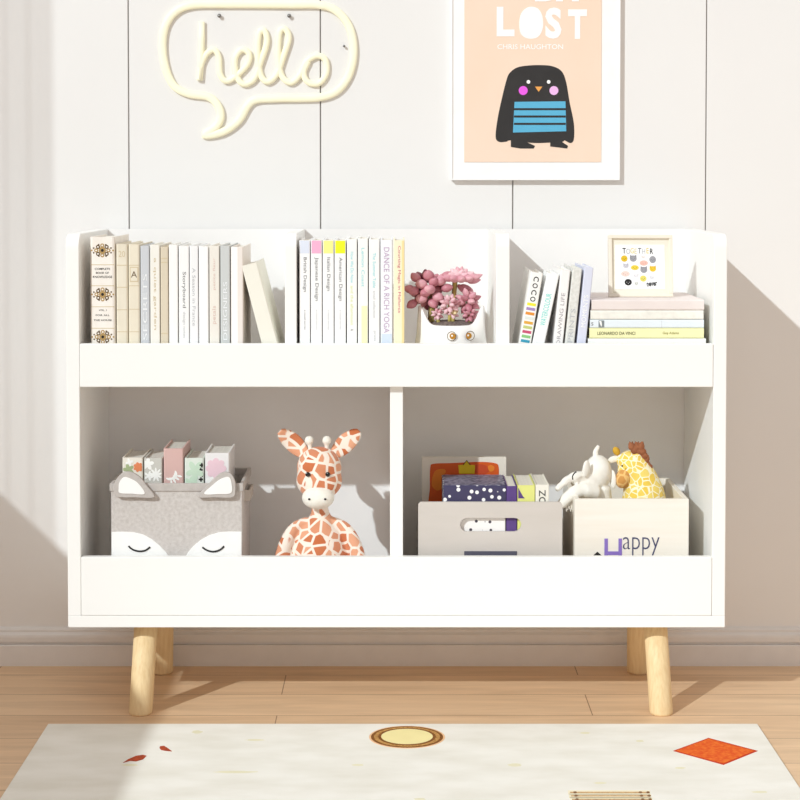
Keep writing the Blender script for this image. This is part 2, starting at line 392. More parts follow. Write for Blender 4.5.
for px, py, a, b in ((197, 732, 5, 1.6), (255, 740, 9, .9), (235, 772, 20, 1.2), (130, 765, 8, 1), (515, 765, 7, 1.6), (358, 765, 6, 1), (585, 733, 5, 1), (680, 768, 5, 1), (600, 783, 6, 1), (420, 799, 6, 1), (760, 792, 8, 1), (640, 741, 4, 1)):
    rugpoly([g2(px + a * math.cos(t * PI / 8) * (1 + .25 * math.sin(t * 3.7 + px)), py + b * math.sin(t * PI / 8)) for t in range(16)], OLV, .0001)
rug = mb.build('rug'); tag(rug, 'cream rug with orange diamond, round and leaf motifs lying on the oak floor', 'rug')

# ================================================================ BOOKS
def cm(name, rgb, **k):
    return mat(name, rgb, 0.55, rgb2=tuple(max(0, v - 5) for v in rgb), scale=12, **k)
def book(w, h, d, cover, label, group, loc, roty=0, rotz=0, deco=None, ch=0.0016, t=0.0022, inset=0.003, pages=None, name='book', cat='book'):
    mb = MB()
    poly = [(0, d), (0, ch), (ch * .35, ch * .3), (ch, 0), (w - ch, 0), (w - ch * .35, ch * .3), (w, ch), (w, d), (w - t, d), (w - t, t), (t, t), (t, d)]
    mb.prism(poly, 0, h, cover, 'z')
    if deco: deco(mb, w, h)
    o = mb.build(name, loc=loc, rot=(0, roty, rotz)); tag(o, label, cat, group)
    p = MB(); p.box(t, w - t, t + 0.0003, d - inset, inset, h - inset, pages or PAGES); p.build('pages', o)
    return o
YB = 0.022
def std(px0, px1, pytop, cover, label, group, deco=None, d=0.15, Y=YB, **k):
    x0 = X_(px0, 300, Y); x1 = X_(px1, 300, Y); z1 = Z_(pytop, Y)
    book(x1 - x0 - 0.0006, z1 - SH, d, cover, label, group, (x0, Y, SH + 0.0002), deco=deco, **k)
def zz(py, Y=YB): return Z_(py, Y) - SH       # photo row -> height on a standing book

def vtext(s, y0, y1, m, hfrac=0.62, up=False, bold=0, Y=YB, xoff=0.5):
    def f(mb, w, h): mb.text(s, w * xoff, (zz(y0, Y) + zz(y1, Y)) / 2, m, length=abs(zz(y0, Y) - zz(y1, Y)), height=w * hfrac, rot=90 if up else -90, bold=bold)
    return f
def band(y0, y1, m, x0=0.0, x1=1.0, Y=YB, dep=0.0002):
    def f(mb, w, h): mb.box(w * x0 + (0.0012 if x0 == 0 else 0), w * x1 - (0.0012 if x1 == 1 else 0), -dep, 0.0006, zz(y1, Y), zz(y0, Y), m)
    return f
def multi(*fs):
    def f(mb, w, h):
        for q in fs: q(mb, w, h)
    return f
IVL = mat('ivory_rule', (214, 198, 165), 0.6); BRN = mat('brown_foil', (104, 82, 52), 0.5); GOLD = mat('antique_gold_foil', (180, 148, 96), 0.5)
def ornament(cy):
    def f(mb, w, h):
        z = zz(cy); cx = w / 2; R = w * .40
        def disc(x, zz_, r, m, dep): mb.prism([(x + r * math.cos(a * PI / 6), zz_ + r * math.sin(a * PI / 6)) for a in range(12)], -dep, 0.0005, m)
        for k in range(8):
            a = k * PI / 4; disc(cx + R * .62 * math.cos(a), z + R * .50 * math.sin(a), R * .21, BRN if k % 2 else GOLD, .0003)
            disc(cx + R * .62 * math.cos(a), z + R * .50 * math.sin(a), R * .09, IVB, .0005)
        for k in range(8):
            a = k * PI / 4 + .4; disc(cx + R * .95 * math.cos(a), z + R * .62 * math.sin(a), R * .085, BRN, .0003)
        for sx_ in (-1, 1): disc(cx + sx_ * R * 1.08, z, R * .09, GOLD, .0003)
        disc(cx, z, R * .36, GOLD, .0006); disc(cx, z, R * .15, BLACK, .0008)
    return f
def htext(s, y, m, frac, hpx, bold=0):
    def f(mb, w, h): mb.text(s, w / 2, zz(y), m, length=w * frac, height=hpx / 590, bold=bold)
    return f
IVB = mat('ivory_cloth', (247, 241, 234), 0.6, rgb2=(240, 233, 224), scale=40)
IV2 = mat('aged_ivory_cloth', (234, 226, 208), 0.6, rgb2=(228, 219, 199), scale=40)
BG = 'books standing in the left compartment of the upper shelf'
std(90.3, 115.3, 237, IVB, 'thick ivory encyclopedia with gold floral ornaments, leftmost book on the upper shelf', BG,
    multi(ornament(250.5), ornament(294.5), ornament(337), *[band(y, y + .7, IVL) for y in (264.5, 285.5, 306.5, 328)],
          htext('COMPLETE', 269, BLACK, .62, 2.0, .01), htext('BOOK OF', 273, BLACK, .52, 2.0, .01), htext('KNOWLEDGE', 277, BLACK, .78, 2.2, .01),
          htext('VOL. 1', 310.3, BLACK, .32, 1.6, .01), htext('FOR ALL', 315.3, BLACK, .56, 1.6, .01), htext('THE HOUSE', 320.3, BLACK, .74, 1.7, .01)), ch=0.004)
def label_box(y0, y1):
    def f(mb, w, h):
        mb.box(w * .12, w * .88, -.0002, .0005, zz(y1), zz(y0), IVL); mb.box(w * .2, w * .8, -.0004, .0005, zz(y1 - 1), zz(y0 + 1), IV2)
        mb.text('A', w / 2, (zz(y0) + zz(y1)) / 2, BRN, height=6 / 590, y=-.0003)
    return f
std(116.3, 128.2, 244, IV2, 'ivory clothbound book with number 20 at the top and ribbed spine', BG,
    multi(htext('20', 254, IVL, .55, 6), *[band(y, y + .7, IVL) for y in (265, 287, 309.5, 331.5)]), ch=0.003)
std(128.5, 140.2, 244.5, mat('warm_ivory_cloth', (235, 226, 206), .6), 'ivory ribbed book with a small boxed letter A on its spine', BG,
    multi(label_box(267, 282), *[band(y, y + .7, IVL) for y in (265, 285.5, 309, 331.5)]), ch=0.003)
std(140.6, 149.8, 246, cm('cool_light_grey', (208, 211, 216)), 'light grey book with large white capitals running up its spine, between the ivory books', BG, vtext('SECRETS', 274, 340, mat('frost_white_ink', (240, 242, 244), .6), .5, True))
std(150.2, 160.2, 245, cm('milk_white', (244, 241, 233)), 'milk white book with faint beige title right of the light grey one', BG, vtext('a quiet garden', 258, 330, IVL, .35))
std(160.6, 168.6, 247, cm('wheat_beige', (222, 210, 188)), 'slim wheat beige hardback on the left upper shelf', BG, multi(band(258, 259, IVL), band(262, 263, IVL), band(333, 334, IVL)))
std(169, 178.2, 245, cm('plain_white_a', (250, 249, 247)), 'plain white book directly right of the slim wheat beige one', BG)
std(178.9, 189.4, 246, cm('plain_white_b', (248, 248, 247)), 'white book with grey title Storyboard down its spine', BG, multi(vtext('Storyboard', 272, 308, GREY, .42), vtext('design notes', 312, 338, LGREY, .3)))
std(189.8, 198.5, 246, cm('plain_white_c', (245, 245, 246)), 'white book with thin pale grey script, right of the Storyboard book', BG, multi(vtext('A Season in France', 268, 326, LGREY, .38)))
std(199, 208.8, 246.5, cm('plain_white_d', (251, 251, 251)), 'blank bright white book left of the cream book with pink print', BG)
PKI = mat('faint_pink_ink', (226, 200, 190), .6)
std(209.4, 219.8, 246, cm('cream_speckled', (240, 235, 226)), 'cream book with faint pink print on its spine', BG, multi(vtext('petite fleur', 258, 290, PKI, .3, True), vtext('petals', 306, 324, PKI, .45, True)))
std(220.4, 230.3, 246, cm('dove_grey', (208, 211, 210)), 'dove grey book with white capitals, near the right end of the standing row', BG, vtext('DESIGNERS', 282, 340, mat('frost_white_ink', (240, 242, 244), .6), .42, True))
std(230.9, 243.5, 247, cm('blush_cream', (240, 231, 224)), 'cream hardback with white stripe, last upright book before the leaning one', BG, band(247, 345, WHITE, 0.0, 0.55, dep=.0001))

# leaning books : bottom corner on the shelf board
def leaning(pxl_b, pxr_b, pxl_t, pytop, cover, label, group, deco=None, Y=YB, d=0.15, **k):
    xb, zb = W(pxl_b, 342.5, Y); xt, zt = W(pxl_t, pytop, Y); wd = (X_(pxr_b, 342.5, Y) - xb)
    an = math.atan2(xt - xb, zt - zb)                     # + leans right
    wd *= math.cos(an); ax = Vector((math.sin(an), math.cos(an)))
    # left spine edge line: point + s*ax ; find bottom so that lowest corner is on board
    low = SH + 0.0003 + (math.sin(an) * wd if an > 0 else 0)   # z of left-bottom corner
    s = (low - zt) / ax[1]; xl = xt + ax[0] * s
    h = -s
    book(wd, h, d, cover, label, group, (xl, Y, low), roty=an, deco=deco, **k)
leaning(261.4, 277.4, 241.6, 266, cm('linen_white', (243, 240, 228)), 'cream linen book leaning left at the end of the left upper row', BG, d=0.15, inset=0.002)

BG2 = 'books standing in the middle compartment of the upper shelf'
TW = cm('catalogue_white', (250, 250, 250))
for a, b, nm, rgb, cn in ((299.4, 310.5, 'British Design', (226, 232, 246), 'pale blue'), (311, 322.4, 'Japanese Design', (245, 182, 214), 'pink'), (322.8, 334.2, 'Italian Design', (250, 247, 150), 'pale yellow'), (334.6, 346.3, 'American Design', (240, 250, 40), 'bright yellow')):
    std(a, b, 240.5, TW, 'white ' + nm.split()[0] + ' Design book with a ' + cn + ' block at the spine top', BG2,
        multi(band(240.8, 253.5, cm(cn.replace(' ', '_') + '_block', rgb)), vtext(nm, 257.5, 292 if nm[0] == 'B' else (301 if nm[0] in 'JA' else 291), GREY, .38), vtext('a visual survey', 310, 330, GREY if nm[0] == 'B' else LGREY, .18)))
CYN = mat('aqua_ink', (150, 222, 228), .6); LIM = mat('pale_lime_ink', (222, 230, 160), .6)
std(347, 357.4, 239.3, cm('soft_white_a', (250, 250, 248)), 'white book with aqua and yellow title, just right of the American Design book', BG2, multi(vtext('How We Do Now', 252, 283, CYN, .3), vtext('and the afternoon', 286, 325, LIM, .3), vtext('A', 329, 331, GREY, .3)))
std(358, 368.4, 238.6, cm('soft_white_b', (250, 250, 247)), 'white book with aqua lettering and yellow lower spine, tallest of the middle row', BG2, multi(vtext('Lemon Coast', 248, 287, CYN, .3), band(306, 345, cm('lemon_wash', (247, 244, 200)), 0.35, 1.0)))
std(369, 380, 239.5, cm('soft_white_c', (250, 250, 249)), 'white book with pale aqua title left of the Dance of a Rich Yoga book', BG2, multi(vtext('The Summer Table', 253, 288, CYN, .28), vtext('small collection', 291, 318, LGREY, .22), vtext('press', 331, 341, LGREY, .22)))
MAU = mat('mauve_ink', (196, 170, 200), .6)
std(380.6, 392.9, 240, cm('pearl_white', (246, 248, 252)), 'white book titled Dance of a Rich Yoga in mauve capitals', BG2, multi(vtext('DANCE OF A RICH YOGA', 247.5, 333, MAU, .46), band(334, 345, cm('mist_blue', (218, 230, 246)))))
RDI = mat('berry_red_ink', (205, 80, 120), .6)
std(393.6, 405, 240.5, cm('butter_cream', (252, 243, 212)), 'buttery cream book with berry red script, right end of the middle row', BG2, multi(vtext('Courting Magic in Mallorca', 246, 313, RDI, .3), band(240.8, 345, cm('butter_edge', (250, 228, 168)), .74, 1.0)))

BG3 = 'leaning books in the right compartment of the upper shelf'
strip = [((240, 232, 60), 'yellow'), ((168, 140, 196), 'violet'), ((232, 150, 60), 'orange'), ((226, 232, 226), 'mint'), ((228, 170, 70), 'amber'), ((196, 206, 130), 'sage'), ((204, 84, 120), 'raspberry'), ((140, 200, 130), 'green'), ((60, 160, 190), 'teal'), ((222, 96, 70), 'coral')]
def coco(mb, w, h):
    for i, ch_ in enumerate('COCO'):
        mb.text(ch_, w * .52, h - 0.011 - i * 0.0112, BLACK, height=.0088, length=.0082, rot=-90, bold=.015)
    for i, (rgb, n) in enumerate(strip):
        z = h - 0.0535 - i * 0.0077; mb.box(w * .12, w * .86, -.0003, .0005, z - .0023, z + .0023, cm('stripe_' + n, rgb))
leaning(519, 531.2, 531.2, 271.5, cm('coco_white', (248, 247, 244)), 'white COCO book with ten coloured stripes on its spine, leaning at the far left', BG3, coco)
def btx(s, m, f0, f1, hf=.45, up=False, bold=0):
    def f(mb, w, h): mb.text(s, w / 2, h * (f0 + f1) / 2, m, length=h * abs(f1 - f0), height=w * hf, rot=90 if up else -90, bold=bold)
    return f
AQ = mat('bright_aqua_ink', (120, 224, 216), .6)
leaning(532.6, 544.8, 547.6, 272.5, cm('bright_white_a', (249, 250, 250)), 'white leaning book with a bright aqua title beside the striped COCO book', BG3, btx('WATERCOLOUR', AQ, .80, .48, .45, True))
leaning(553.4, 563, 561, 269.5, cm('bright_white_b', (246, 244, 243)), 'white leaning book with spaced grey capitals, right of the black gap', BG3, btx('DRAWING LIFE', mat('soft_grey_ink', (176, 172, 176), .6), .78, .28, .4, True))
SPK = mat('speckled_silver', (232, 232, 228), .6, rgb2=(214, 214, 208), scale=180)
leaning(565, 574.4, 572.8, 268, SPK, 'speckled silver grey leaning book left of the lavender one', BG3, btx('PRINTS', LGREY, .62, .3, .5, True))
leaning(577, 586, 584.6, 267, cm('lavender_cloth', (220, 223, 240)), 'lavender leaning book with white capitals next to the flat stack', BG3, btx('MOMENTS', WHITE, .74, .44, .5, True))

# flat stack
BG4 = 'flat stack of books at the right end of the upper shelf'
def lying(px0, px1, py0, py1, cover, label, deco=None, d=0.19, Y=0.024, z0=None, rotz=0, **k):
    zt = Z_(py0, Y); zb = z0 if z0 is not None else Z_(py1, Y); x0 = X_(px0, 320, Y); x1 = X_(px1, 320, Y)
    book(zt - zb - 0.0005, x1 - x0, d, cover, label, BG4, (x0, Y, zt), roty=PI / 2, deco=deco, ch=.002, **k)
    return zt
ys = (342, 335)  # helper rows
lying(588, 706, 338.6, 0, cm('stack_white', (248, 248, 246)), 'thick white book at the bottom of the flat stack', z0=SH + 0.0002)
def lt(s, a, b, m, hf=.34, bold=.01):
    def f(mb, w, h): mb.text(s, w * .5, h * (a + b) / 2, m, length=h * (b - a), height=w * hf, rot=90, bold=bold)
    return f
lying(589.5, 704, 328.3, 338.6, cm('stack_yellow', (246, 243, 190)), 'pale yellow book with small dark title, second from the bottom of the flat stack', multi(lt('LEONARDO DA VINCI', .07, .40, mat('olive_black_ink', (84, 80, 40), .6), .32), lt('Guy Adams', .64, .78, mat('olive_ink', (150, 140, 60), .6), .32)))
def bluedeco(mb, w, h):
    mb.box(w * .08, w * .92, -.0002, .0005, h * .075, h * .125, cm('photo_grey', (130, 138, 142)))
    mb.prism([(w * .15, h * .08), (w * .15, h * .1), (w * .6, h * .105), (w * .85, h * .10), (w * .6, h * .09)], -.0004, .0005, WHITE)
    mb.box(w * .06, w * .94, -.0002, .0005, h * .628, h * .630, LGREY); mb.text('s', w * .5, h * .02, GREY, height=w * .4, rot=90)
lying(590, 704, 319.8, 328.3, cm('stack_blue', (232, 240, 246)), 'pale blue book in the middle of the flat stack', bluedeco)
lying(590.5, 703.5, 310.4, 319.8, mat('stack_ivory', (246, 243, 234), .6, rgb2=(232, 230, 222), scale=90), 'ivory mottled book lying right under the pink one', None)
STZ = lying(591.5, 704, 300, 310.4, mat('stack_pink', (232, 220, 216), .6, rgb2=(238, 228, 224), scale=20), 'dusty pink book on top of the flat stack under the small frame', None)

# ================================================================ SMALL PICTURE FRAME
YF = 0.09
fx0, fz0 = W(609.2, 298.5, YF); fx1, _ = W(673.4, 298.5, YF)
z0 = STZ + 0.0006; fh = (Z_(235.2, YF + .010) - z0) * 1.012; fw = fx1 - fx0
FRM = mat('cream_frame_wood', (238, 230, 214), .5); MNT = mat('off_white_mount', (236, 231, 216), .8)
fr = empty('framed_print', ((fx0 + fx1) / 2, YF, z0), 'small square cream picture frame with animal faces standing on the flat book stack', 'picture frame', rot=(-0.12, 0, 0))
mb = MB(); b_ = .006; H = fw / 2
for a in ((-H, H, 0, b_), (-H, H, fh - b_, fh)): mb.box(a[0], a[1], 0, .014, a[2], a[3], FRM, r=.001)
for a in ((-H, -H + b_), (H - b_, H)): mb.box(a[0], a[1], 0, .014, b_, fh - b_, FRM, r=.001)
mb.build('frame_border', fr)
mb = MB(); mb.box(-H + b_, H - b_, .005, .012, b_, fh - b_, MNT); mb.build('mount', fr)
mb = MB(); pr = mb
px2 = lambda px: (px - 641.3) / 64.2 * fw
pz2 = lambda py: (298.5 - py) / 62.9 * fh
pr.box(px2(616), px2(665.5), .0042, .006, pz2(290.5), pz2(245.5), mat('print_paper', (252, 252, 252), .8))
def blob(px, py, rx, ry, rgb, nm, ears=False):
    m_ = mat('print_' + nm, rgb, .8); x, z = px2(px), pz2(py); kx = fw / 64.2; 
    pr.prism([(x + rx * kx * math.cos(a * PI / 8), z + ry * kx * math.sin(a * PI / 8)) for a in range(16)], .0039, .0043, m_)
    if ears:
        for sg in (-1, 1): pr.prism([(x + sg * rx * kx * .95, z + ry * kx * .1), (x + sg * rx * kx * .9, z + ry * kx * 1.25), (x + sg * rx * kx * .25, z + ry * kx * .8)], .0039, .0043, m_)
    fm = WHITE if nm == 'black' else BLACK
    for sg in (-1, 1): pr.prism([(x + sg * rx * kx * .4 + .3 * kx * math.cos(a * PI / 3), z + .3 * kx * math.sin(a * PI / 3)) for a in range(6)], .0037, .004, fm)
    pr.box(x - .25 * kx, x + .25 * kx, .0037, .004, z - ry * kx * .45, z - ry * kx * .3, fm)
tc_ = {'T': BLACK, 'O': LGREY, 'G': mat('print_sand', (230, 214, 150), .8), 'E': mat('print_sand2', (225, 215, 180), .8), 't': GREY, 'h': LGREY, 'e': mat('print_sand3', (226, 205, 130), .8), 'r': BLACK}
for i, (ch_, px, key) in enumerate((('T', 625, 'T'), ('O', 629, 'O'), ('G', 633, 'G'), ('E', 636.5, 'E'), ('T', 640.5, 't'), ('H', 644.5, 'h'), ('E', 648.5, 'e'), ('R', 652.5, 'r'))):
    pr.text(ch_, px2(px), pz2(251.5 + (i % 2) * .6), tc_[key], height=5.6 * fw / 64.2, sx=.7, y=.0042, bold=.015)
blob(625, 259.5, 3.3, 3.2, (226, 190, 50), 'mustard'); blob(634, 259.5, 3.5, 3.2, (160, 160, 166), 'grey', True); blob(644, 258, 2.2, 1.6, (246, 240, 236), 'bone', True); blob(653.5, 260.5, 3.4, 3.6, (165, 162, 166), 'grey', False)
blob(626.5, 267, 2.8, 2.4, (214, 212, 220), 'silver', True); blob(635.5, 268.7, 4, 2.5, (232, 205, 70), 'lemon'); blob(644.5, 264, 4.2, 2.7, (240, 190, 176), 'peach'); blob(644.5, 271, 3.5, 3.1, (168, 172, 176), 'grey', True); blob(653.5, 270, 3.3, 2.8, (240, 200, 60), 'gold', True)
blob(626, 275, 4.4, 2.8, (244, 214, 204), 'rose'); blob(636.5, 277, 3, 2.2, (240, 238, 240), 'pearl', True); blob(643.8, 279.8, 3.3, 3.1, (226, 214, 110), 'olive'); blob(652.5, 279, 2.5, 1.8, (232, 232, 236), 'frost', True)
blob(628.7, 283.5, 3.6, 3.3, (40, 38, 40), 'black'); blob(636.8, 285, 2, 2, (226, 226, 220), 'stone', True)
pr.text('never', px2(652.5), pz2(285.5), BLACK, length=10.5 * fw / 64.2, height=4 * fw / 64.2, y=.0042, rot=6, bold=.03)
mb.build('print', fr)
mb = MB(); mb.box(-.008, .008, .014, .0155, .004, fh * .6, FRM); mb.build('easel_back', fr)

# ================================================================ CAT PLANTER WITH SUCCULENT
YP = 0.079
pc = X_(451, 340, YP); sc = 1 / (F / (YP - CAMY + 0.018))     # metres per pixel there
CER = mat('white_glazed_ceramic', (250, 248, 245), .2, spec=.5)
pl = empty('succulent_planter', (pc, YP, SH), 'white cat faced ceramic planter holding a pink tree succulent', 'potted plant')
zrim = Z_(323.5, YP) - SH
mb = MB(); n = 72; vs = []; fs = []
prof = [(22, 0), (30, .02), (34.5, .16), (36, .35), (35.3, .55), (33.5, .75), (30.5, 1.0)]
inner = [(28.6, 1.0), (29, .8), (29, .55)]
rings = prof + inner
for j, (r, t) in enumerate(rings):
    for k in range(n):
        a = 2 * PI * k / n; z = t * zrim
        # ears rise at the left and right of the rim
        e = max(math.exp(-((a - a0) / 0.30) ** 2) for a0 in (1.5 * PI - 1.28, 1.5 * PI + 1.28)) if t > .7 else 0
        if t > .95: z += e * 18.5 * sc; rr = r + e * 2.6
        elif t > .7: z += e * 2.0 * sc; rr = r
        else: rr = r
        # soft corners: slightly squarish body
        q = 1 + .03 * math.cos(4 * a)
        vs.append((rr * sc * q * math.cos(a), rr * sc * q * .92 * math.sin(a), z))
for j in range(len(rings) - 1):
    for k in range(n): fs.append([j * n + k, j * n + (k + 1) % n, (j + 1) * n + (k + 1) % n, (j + 1) * n + k])
fs.append(list(range(n))[::-1]); mb.add(vs, fs, CER, True)
# painted eyes
EG = mat('amber_glaze', (190, 132, 40), .3); EW = mat('eye_white_glaze', (252, 248, 240), .3)
def on_pot(px, py):
    x = X_(px, py, YP - .05) - pc; z = Z_(py, YP - .05) - SH; t = z / zrim
    r = 34.2 * sc; return x, -math.sqrt(max(r * r - x * x, 0)) * .955, z
for ex_, pxo in ((451.5, 1.0), (470.3, -1.6)):
    for rr, m_, lay, ox in ((4.6, BRN, .0016, 0), (4.0, EW, .0022, 0), (3.0, EG, .0028, pxo), (1.0, EW, .0034, pxo - .6)):
        vs = []; 
        for k in range(20):
            a = 2 * PI * k / 20; x, y, z = on_pot(ex_ + ox + rr * math.cos(a), 335.8 - (0.6 if rr == 1 else 0) + rr * 1.04 * math.sin(a)); vs.append((x, y - lay, z))
        mb.add(vs, [list(range(20))[::-1]], m_)
pot = mb.build('pot', pl)
mb = MB(); mb.lathe([(28.5, 0), (24, 2.4), (14, 4.6), (.5, 5.6)], SOIL, n=36)
for i, v in enumerate(mb.v): mb.v[i] = Vector((v.x * sc, v.y * sc * .9, zrim - 1.6 * sc + v.z * sc))
mb.build('soil', pl)
def PP(px, py, dy=0.0): x, z = W(px, py, YP + dy); return Vector((x - pc, dy, z - SH))
BARK = mat('brown_succulent_bark', (150, 128, 92), .8, rgb2=(110, 92, 66), scale=90); STEM = mat('yellow_green_stem', (206, 190, 110), .6, rgb2=(160, 146, 78), scale=90)
mb = MB(); mb.tube(smooth_path([PP(431, 326), PP(431.5, 312), PP(432.5, 300), PP(430, 292)]), [.0058] * 25, BARK)
for i in range(-2, 3): mb.tube([PP(432 + i * 1.1, 325, -.005), PP(432.5 + i * .9, 300, -.005)], .0008, STEM, n=6)
mb.build('stem', pl)
mb = MB(); mb.tube(smooth_path([PP(452, 327), PP(453.5, 308), PP(454.2, 292), PP(455.5, 278)]), .0042, STEM)
for i in (-1, 1): mb.tube([PP(453.4 + i * 1.6, 302, -.003), PP(454.5 + i * 1.6, 282, -.003)], .0009, BARK, n=6)
mb.build('stem', pl)
P1 = mat('dusky_pink_leaf', (204, 140, 150), .4, rgb2=(184, 112, 128), scale=60, spec=.4); P2 = mat('rose_pink_leaf', (226, 174, 182), .4, rgb2=(208, 144, 158), scale=60, spec=.4); P3 = mat('pale_pink_leaf', (240, 208, 212), .45, rgb2=(228, 178, 188), scale=60, spec=.4); P0 = mat('plum_leaf', (158, 90, 104), .5, rgb2=(130, 68, 84), scale=60)
def leaf(mb, c, d, L, wd, m_, tip=.5):
    q = Vector(d).normalized().to_track_quat('Z', 'Y').to_matrix(); mb.ell(c, (wd, wd * .8, L), m_, q, 14, tip)
# big left rosette : plump leaves on a ball, facing the room
mb = MB(); c0 = PP(428.5, 290.5, -.004)
spots = [(421.5, 284), (429.5, 289.5), (438, 297), (421.5, 298.5), (428.5, 275.5), (441, 280.5), (413.5, 291), (412, 304), (447, 288), (415.5, 277.5), (433, 303), (409.5, 289), (446, 276), (434, 282), (425, 293)]
for i, (a, b) in enumerate(spots):
    f = 1 - min(1, math.hypot(a - 428.5, b - 290) / 24); p = PP(a, b, -.006 - .016 * f)
    leaf(mb, p, (p - c0) + Vector((0, -.012, .003)), .0102, .0102 if i < 7 else .0092, P2 if i in (0, 1, 2, 3, 5) else P1)
for i in range(20):
    a = i * 2.4; rr = 9 + (i % 4) * 3; p = PP(428.5 + rr * math.cos(a), 290 + rr * .8 * math.sin(a), .004 + .004 * (i % 3)); leaf(mb, p, p - c0, .0105, .0082, P0 if i % 2 else P1)
mb.build('rosette', pl)
# flat upper rosette
mb = MB(); c1 = PP(459, 280, 0)
for ring, (nn, rr, el, L, m_) in enumerate(((13, 14.5, .1, .0115, P2), (10, 9.5, .45, .0105, P3), (7, 5, .9, .009, P3), (3, 2, 1.3, .008, P2))):
    for k in range(nn):
        a = 2 * PI * (k + .35 * ring) / nn; d = Vector((math.cos(a) * math.cos(el), math.sin(a) * math.cos(el), math.sin(el)))
        p = c1 + Vector((math.cos(a) * rr, math.sin(a) * rr * .9, 1.5 + ring * 2.0 + abs(math.cos(a)) * 1.2)) * sc
        leaf(mb, p, d, L, .0082 - ring * .0008, m_, .5)
for a, b, m_ in ((466, 287.5, P1), (476, 277, P2), (474, 281, P2), (462, 289, P1)): p = PP(a, b, .002); leaf(mb, p, p - PP(457, 284), .011, .006, m_)
mb.build('rosette', pl)
def cluster(cx_, cy_, R, nn, lr, ms, seed, dy=-.012):
    mb = MB(); rnd = random.Random(seed); c = PP(cx_, cy_, dy + .006)
    for i in range(nn):
        u = (i + .5) / nn; el = math.acos(1 - 1.7 * u); a = i * 2.39996
        d = Vector((math.sin(el) * math.cos(a), -math.cos(el), math.sin(el) * math.sin(a)))
        leaf(mb, c + d * R * sc * .8, d, lr * sc * 1.15, lr * sc * .85, ms[rnd.randrange(len(ms))], .6)
    mb.tube([c, Vector((c.x * .9, c.y, zrim - 2 * sc))], .003, STEM, n=8)
    mb.build('offset_rosette', pl)
cluster(449.5, 304.5, 9, 17, 3.1, (P3, P3, P2), 1, -.024); cluster(437.5, 314, 5.2, 12, 2.3, (P3, P2), 2, -.022); cluster(468, 301, 10.5, 14, 4.4, (P2, P2, P1), 3, -.012); cluster(470, 314.5, 7, 15, 2.8, (P1, P2), 4, -.016); cluster(453, 313, 4.4, 9, 2.6, (P3, mat('cream_succulent_bud', (234, 214, 170), .5)), 5, -.024)

# ================================================================ FOX BIN
FB = ZB1 + 0.0004              # floor of the lower tier
YX = 0.03
FELT = mat('grey_felt_fabric', (212, 206, 202), .95, rgb2=(196, 189, 184), scale=170, bump=.5, bscale=700, sheen=.2)
FELTD = mat('grey_felt_edge', (198, 191, 186), .95, rgb2=(188, 181, 176), scale=90, bump=.4, bscale=700)
LINING = mat('beige_lining', (206, 196, 186), .9)
FWT = mat('white_felt', (250, 249, 247), .9, bump=.2, bscale=600)
bx0, bz1 = W(111, 484, YX); bx1, _ = W(242, 484, YX); bd = .155; bw = bx1 - bx0; bh = bz1 - FB
fox = empty('storage_bin', (bx0, YX, FB), 'grey felt fox face storage bin with sleepy eyes and white lined ears', 'storage bin')
mb = MB(); t = .0035
mb.box(0, bw, 0, t, 0, bh, FELT, r=.0012); mb.box(0, bw, bd - t, bd, 0, bh, FELT, r=.0012)
mb.box(0, t, t, bd - t, 0, bh, FELT, r=.001); mb.box(bw - t, bw, t, bd - t, 0, bh, FELT, r=.001); mb.box(t, bw - t, t, bd - t, 0, t, LINING)
mb.build('body', fox)
mb = MB(); q = .0022
for a in ((-q, bw + q, -q, t + .0005), (-q, bw + q, bd - t - .0005, bd + q), (-q, t + .0005, t, bd - t), (bw - t - .0005, bw + q, t, bd - t)):
    mb.box(a[0], a[1], a[2], a[3], bh - .012, bh + .0012, FELTD, r=.0012)
mb.build('rim_binding', fox)
def fx(cx_, cy_):   # crop coordinates (5x, origin 105,430) -> local
    x, z = W(105 + cx_ / 5, 430 + cy_ / 5, YX); return x - bx0, z - FB
def poly(pts, k=6, closed=True): return [(p.x, p.y) for p in smooth_path([Vector((*a, 0)) for a in pts], closed, k)]
EL = [(66, 330), (52, 312), (45, 285), (62, 240), (92, 210), (130, 205), (175, 228), (215, 275), (250, 331), (150, 332)]
EL2 = [(80, 308), (74, 285), (78, 255), (100, 230), (135, 238), (172, 262), (203, 312), (140, 312)]
ER = [(465, 331), (500, 288), (550, 235), (590, 208), (630, 212), (652, 250), (655, 295), (640, 332), (550, 332)]
ER2 = [(500, 313), (535, 275), (580, 240), (622, 230), (636, 262), (633, 308), (570, 314)]
for e, e2 in ((EL, EL2), (ER, ER2)):
    mb = MB(); mb.prism(poly([fx(*a) for a in e]), -.0105, -.0025, FELTD, r=.0012); ear = mb.build('ear', fox)
    mb = MB(); mb.prism(poly([fx(*a) for a in e2]), -.0118, -.0100, FWT); mb.build('ear_lining', ear)
def face(pts):
    mb = MB(); mb.prism(pts, -.0014, .0004, FWT, r=.0003); return mb.build('face_patch', fox)
ztop = fx(0, 509)[1]; zlow = .02
lp = [fx(33, 700), fx(33, 510)] + [fx(*a) for a in ((90, 508), (145, 511), (190, 521), (235, 545), (275, 578), (305, 610), (325, 640), (350, 700))]
face(lp)
rp = [fx(683, 700), fx(683, 508)] + [fx(*a) for a in ((620, 507), (570, 511), (520, 526), (475, 552), (440, 582), (415, 612), (398, 640), (375, 700))]
face(rp)
for e in ([(118, 579), (138, 596), (170, 605), (202, 601), (226, 584)], [(487, 585), (512, 601), (543, 607), (575, 598), (596, 580)]):
    mb = MB(); mb.tube([(x, -.0018, z) for x, z in poly([fx(*a) for a in e], closed=False)], .0015, BLACK, n=8); mb.build('eyelid', fox)
mb = MB(); hz = fx(0, 345)[1]   # side handle, a strap loop on the right wall
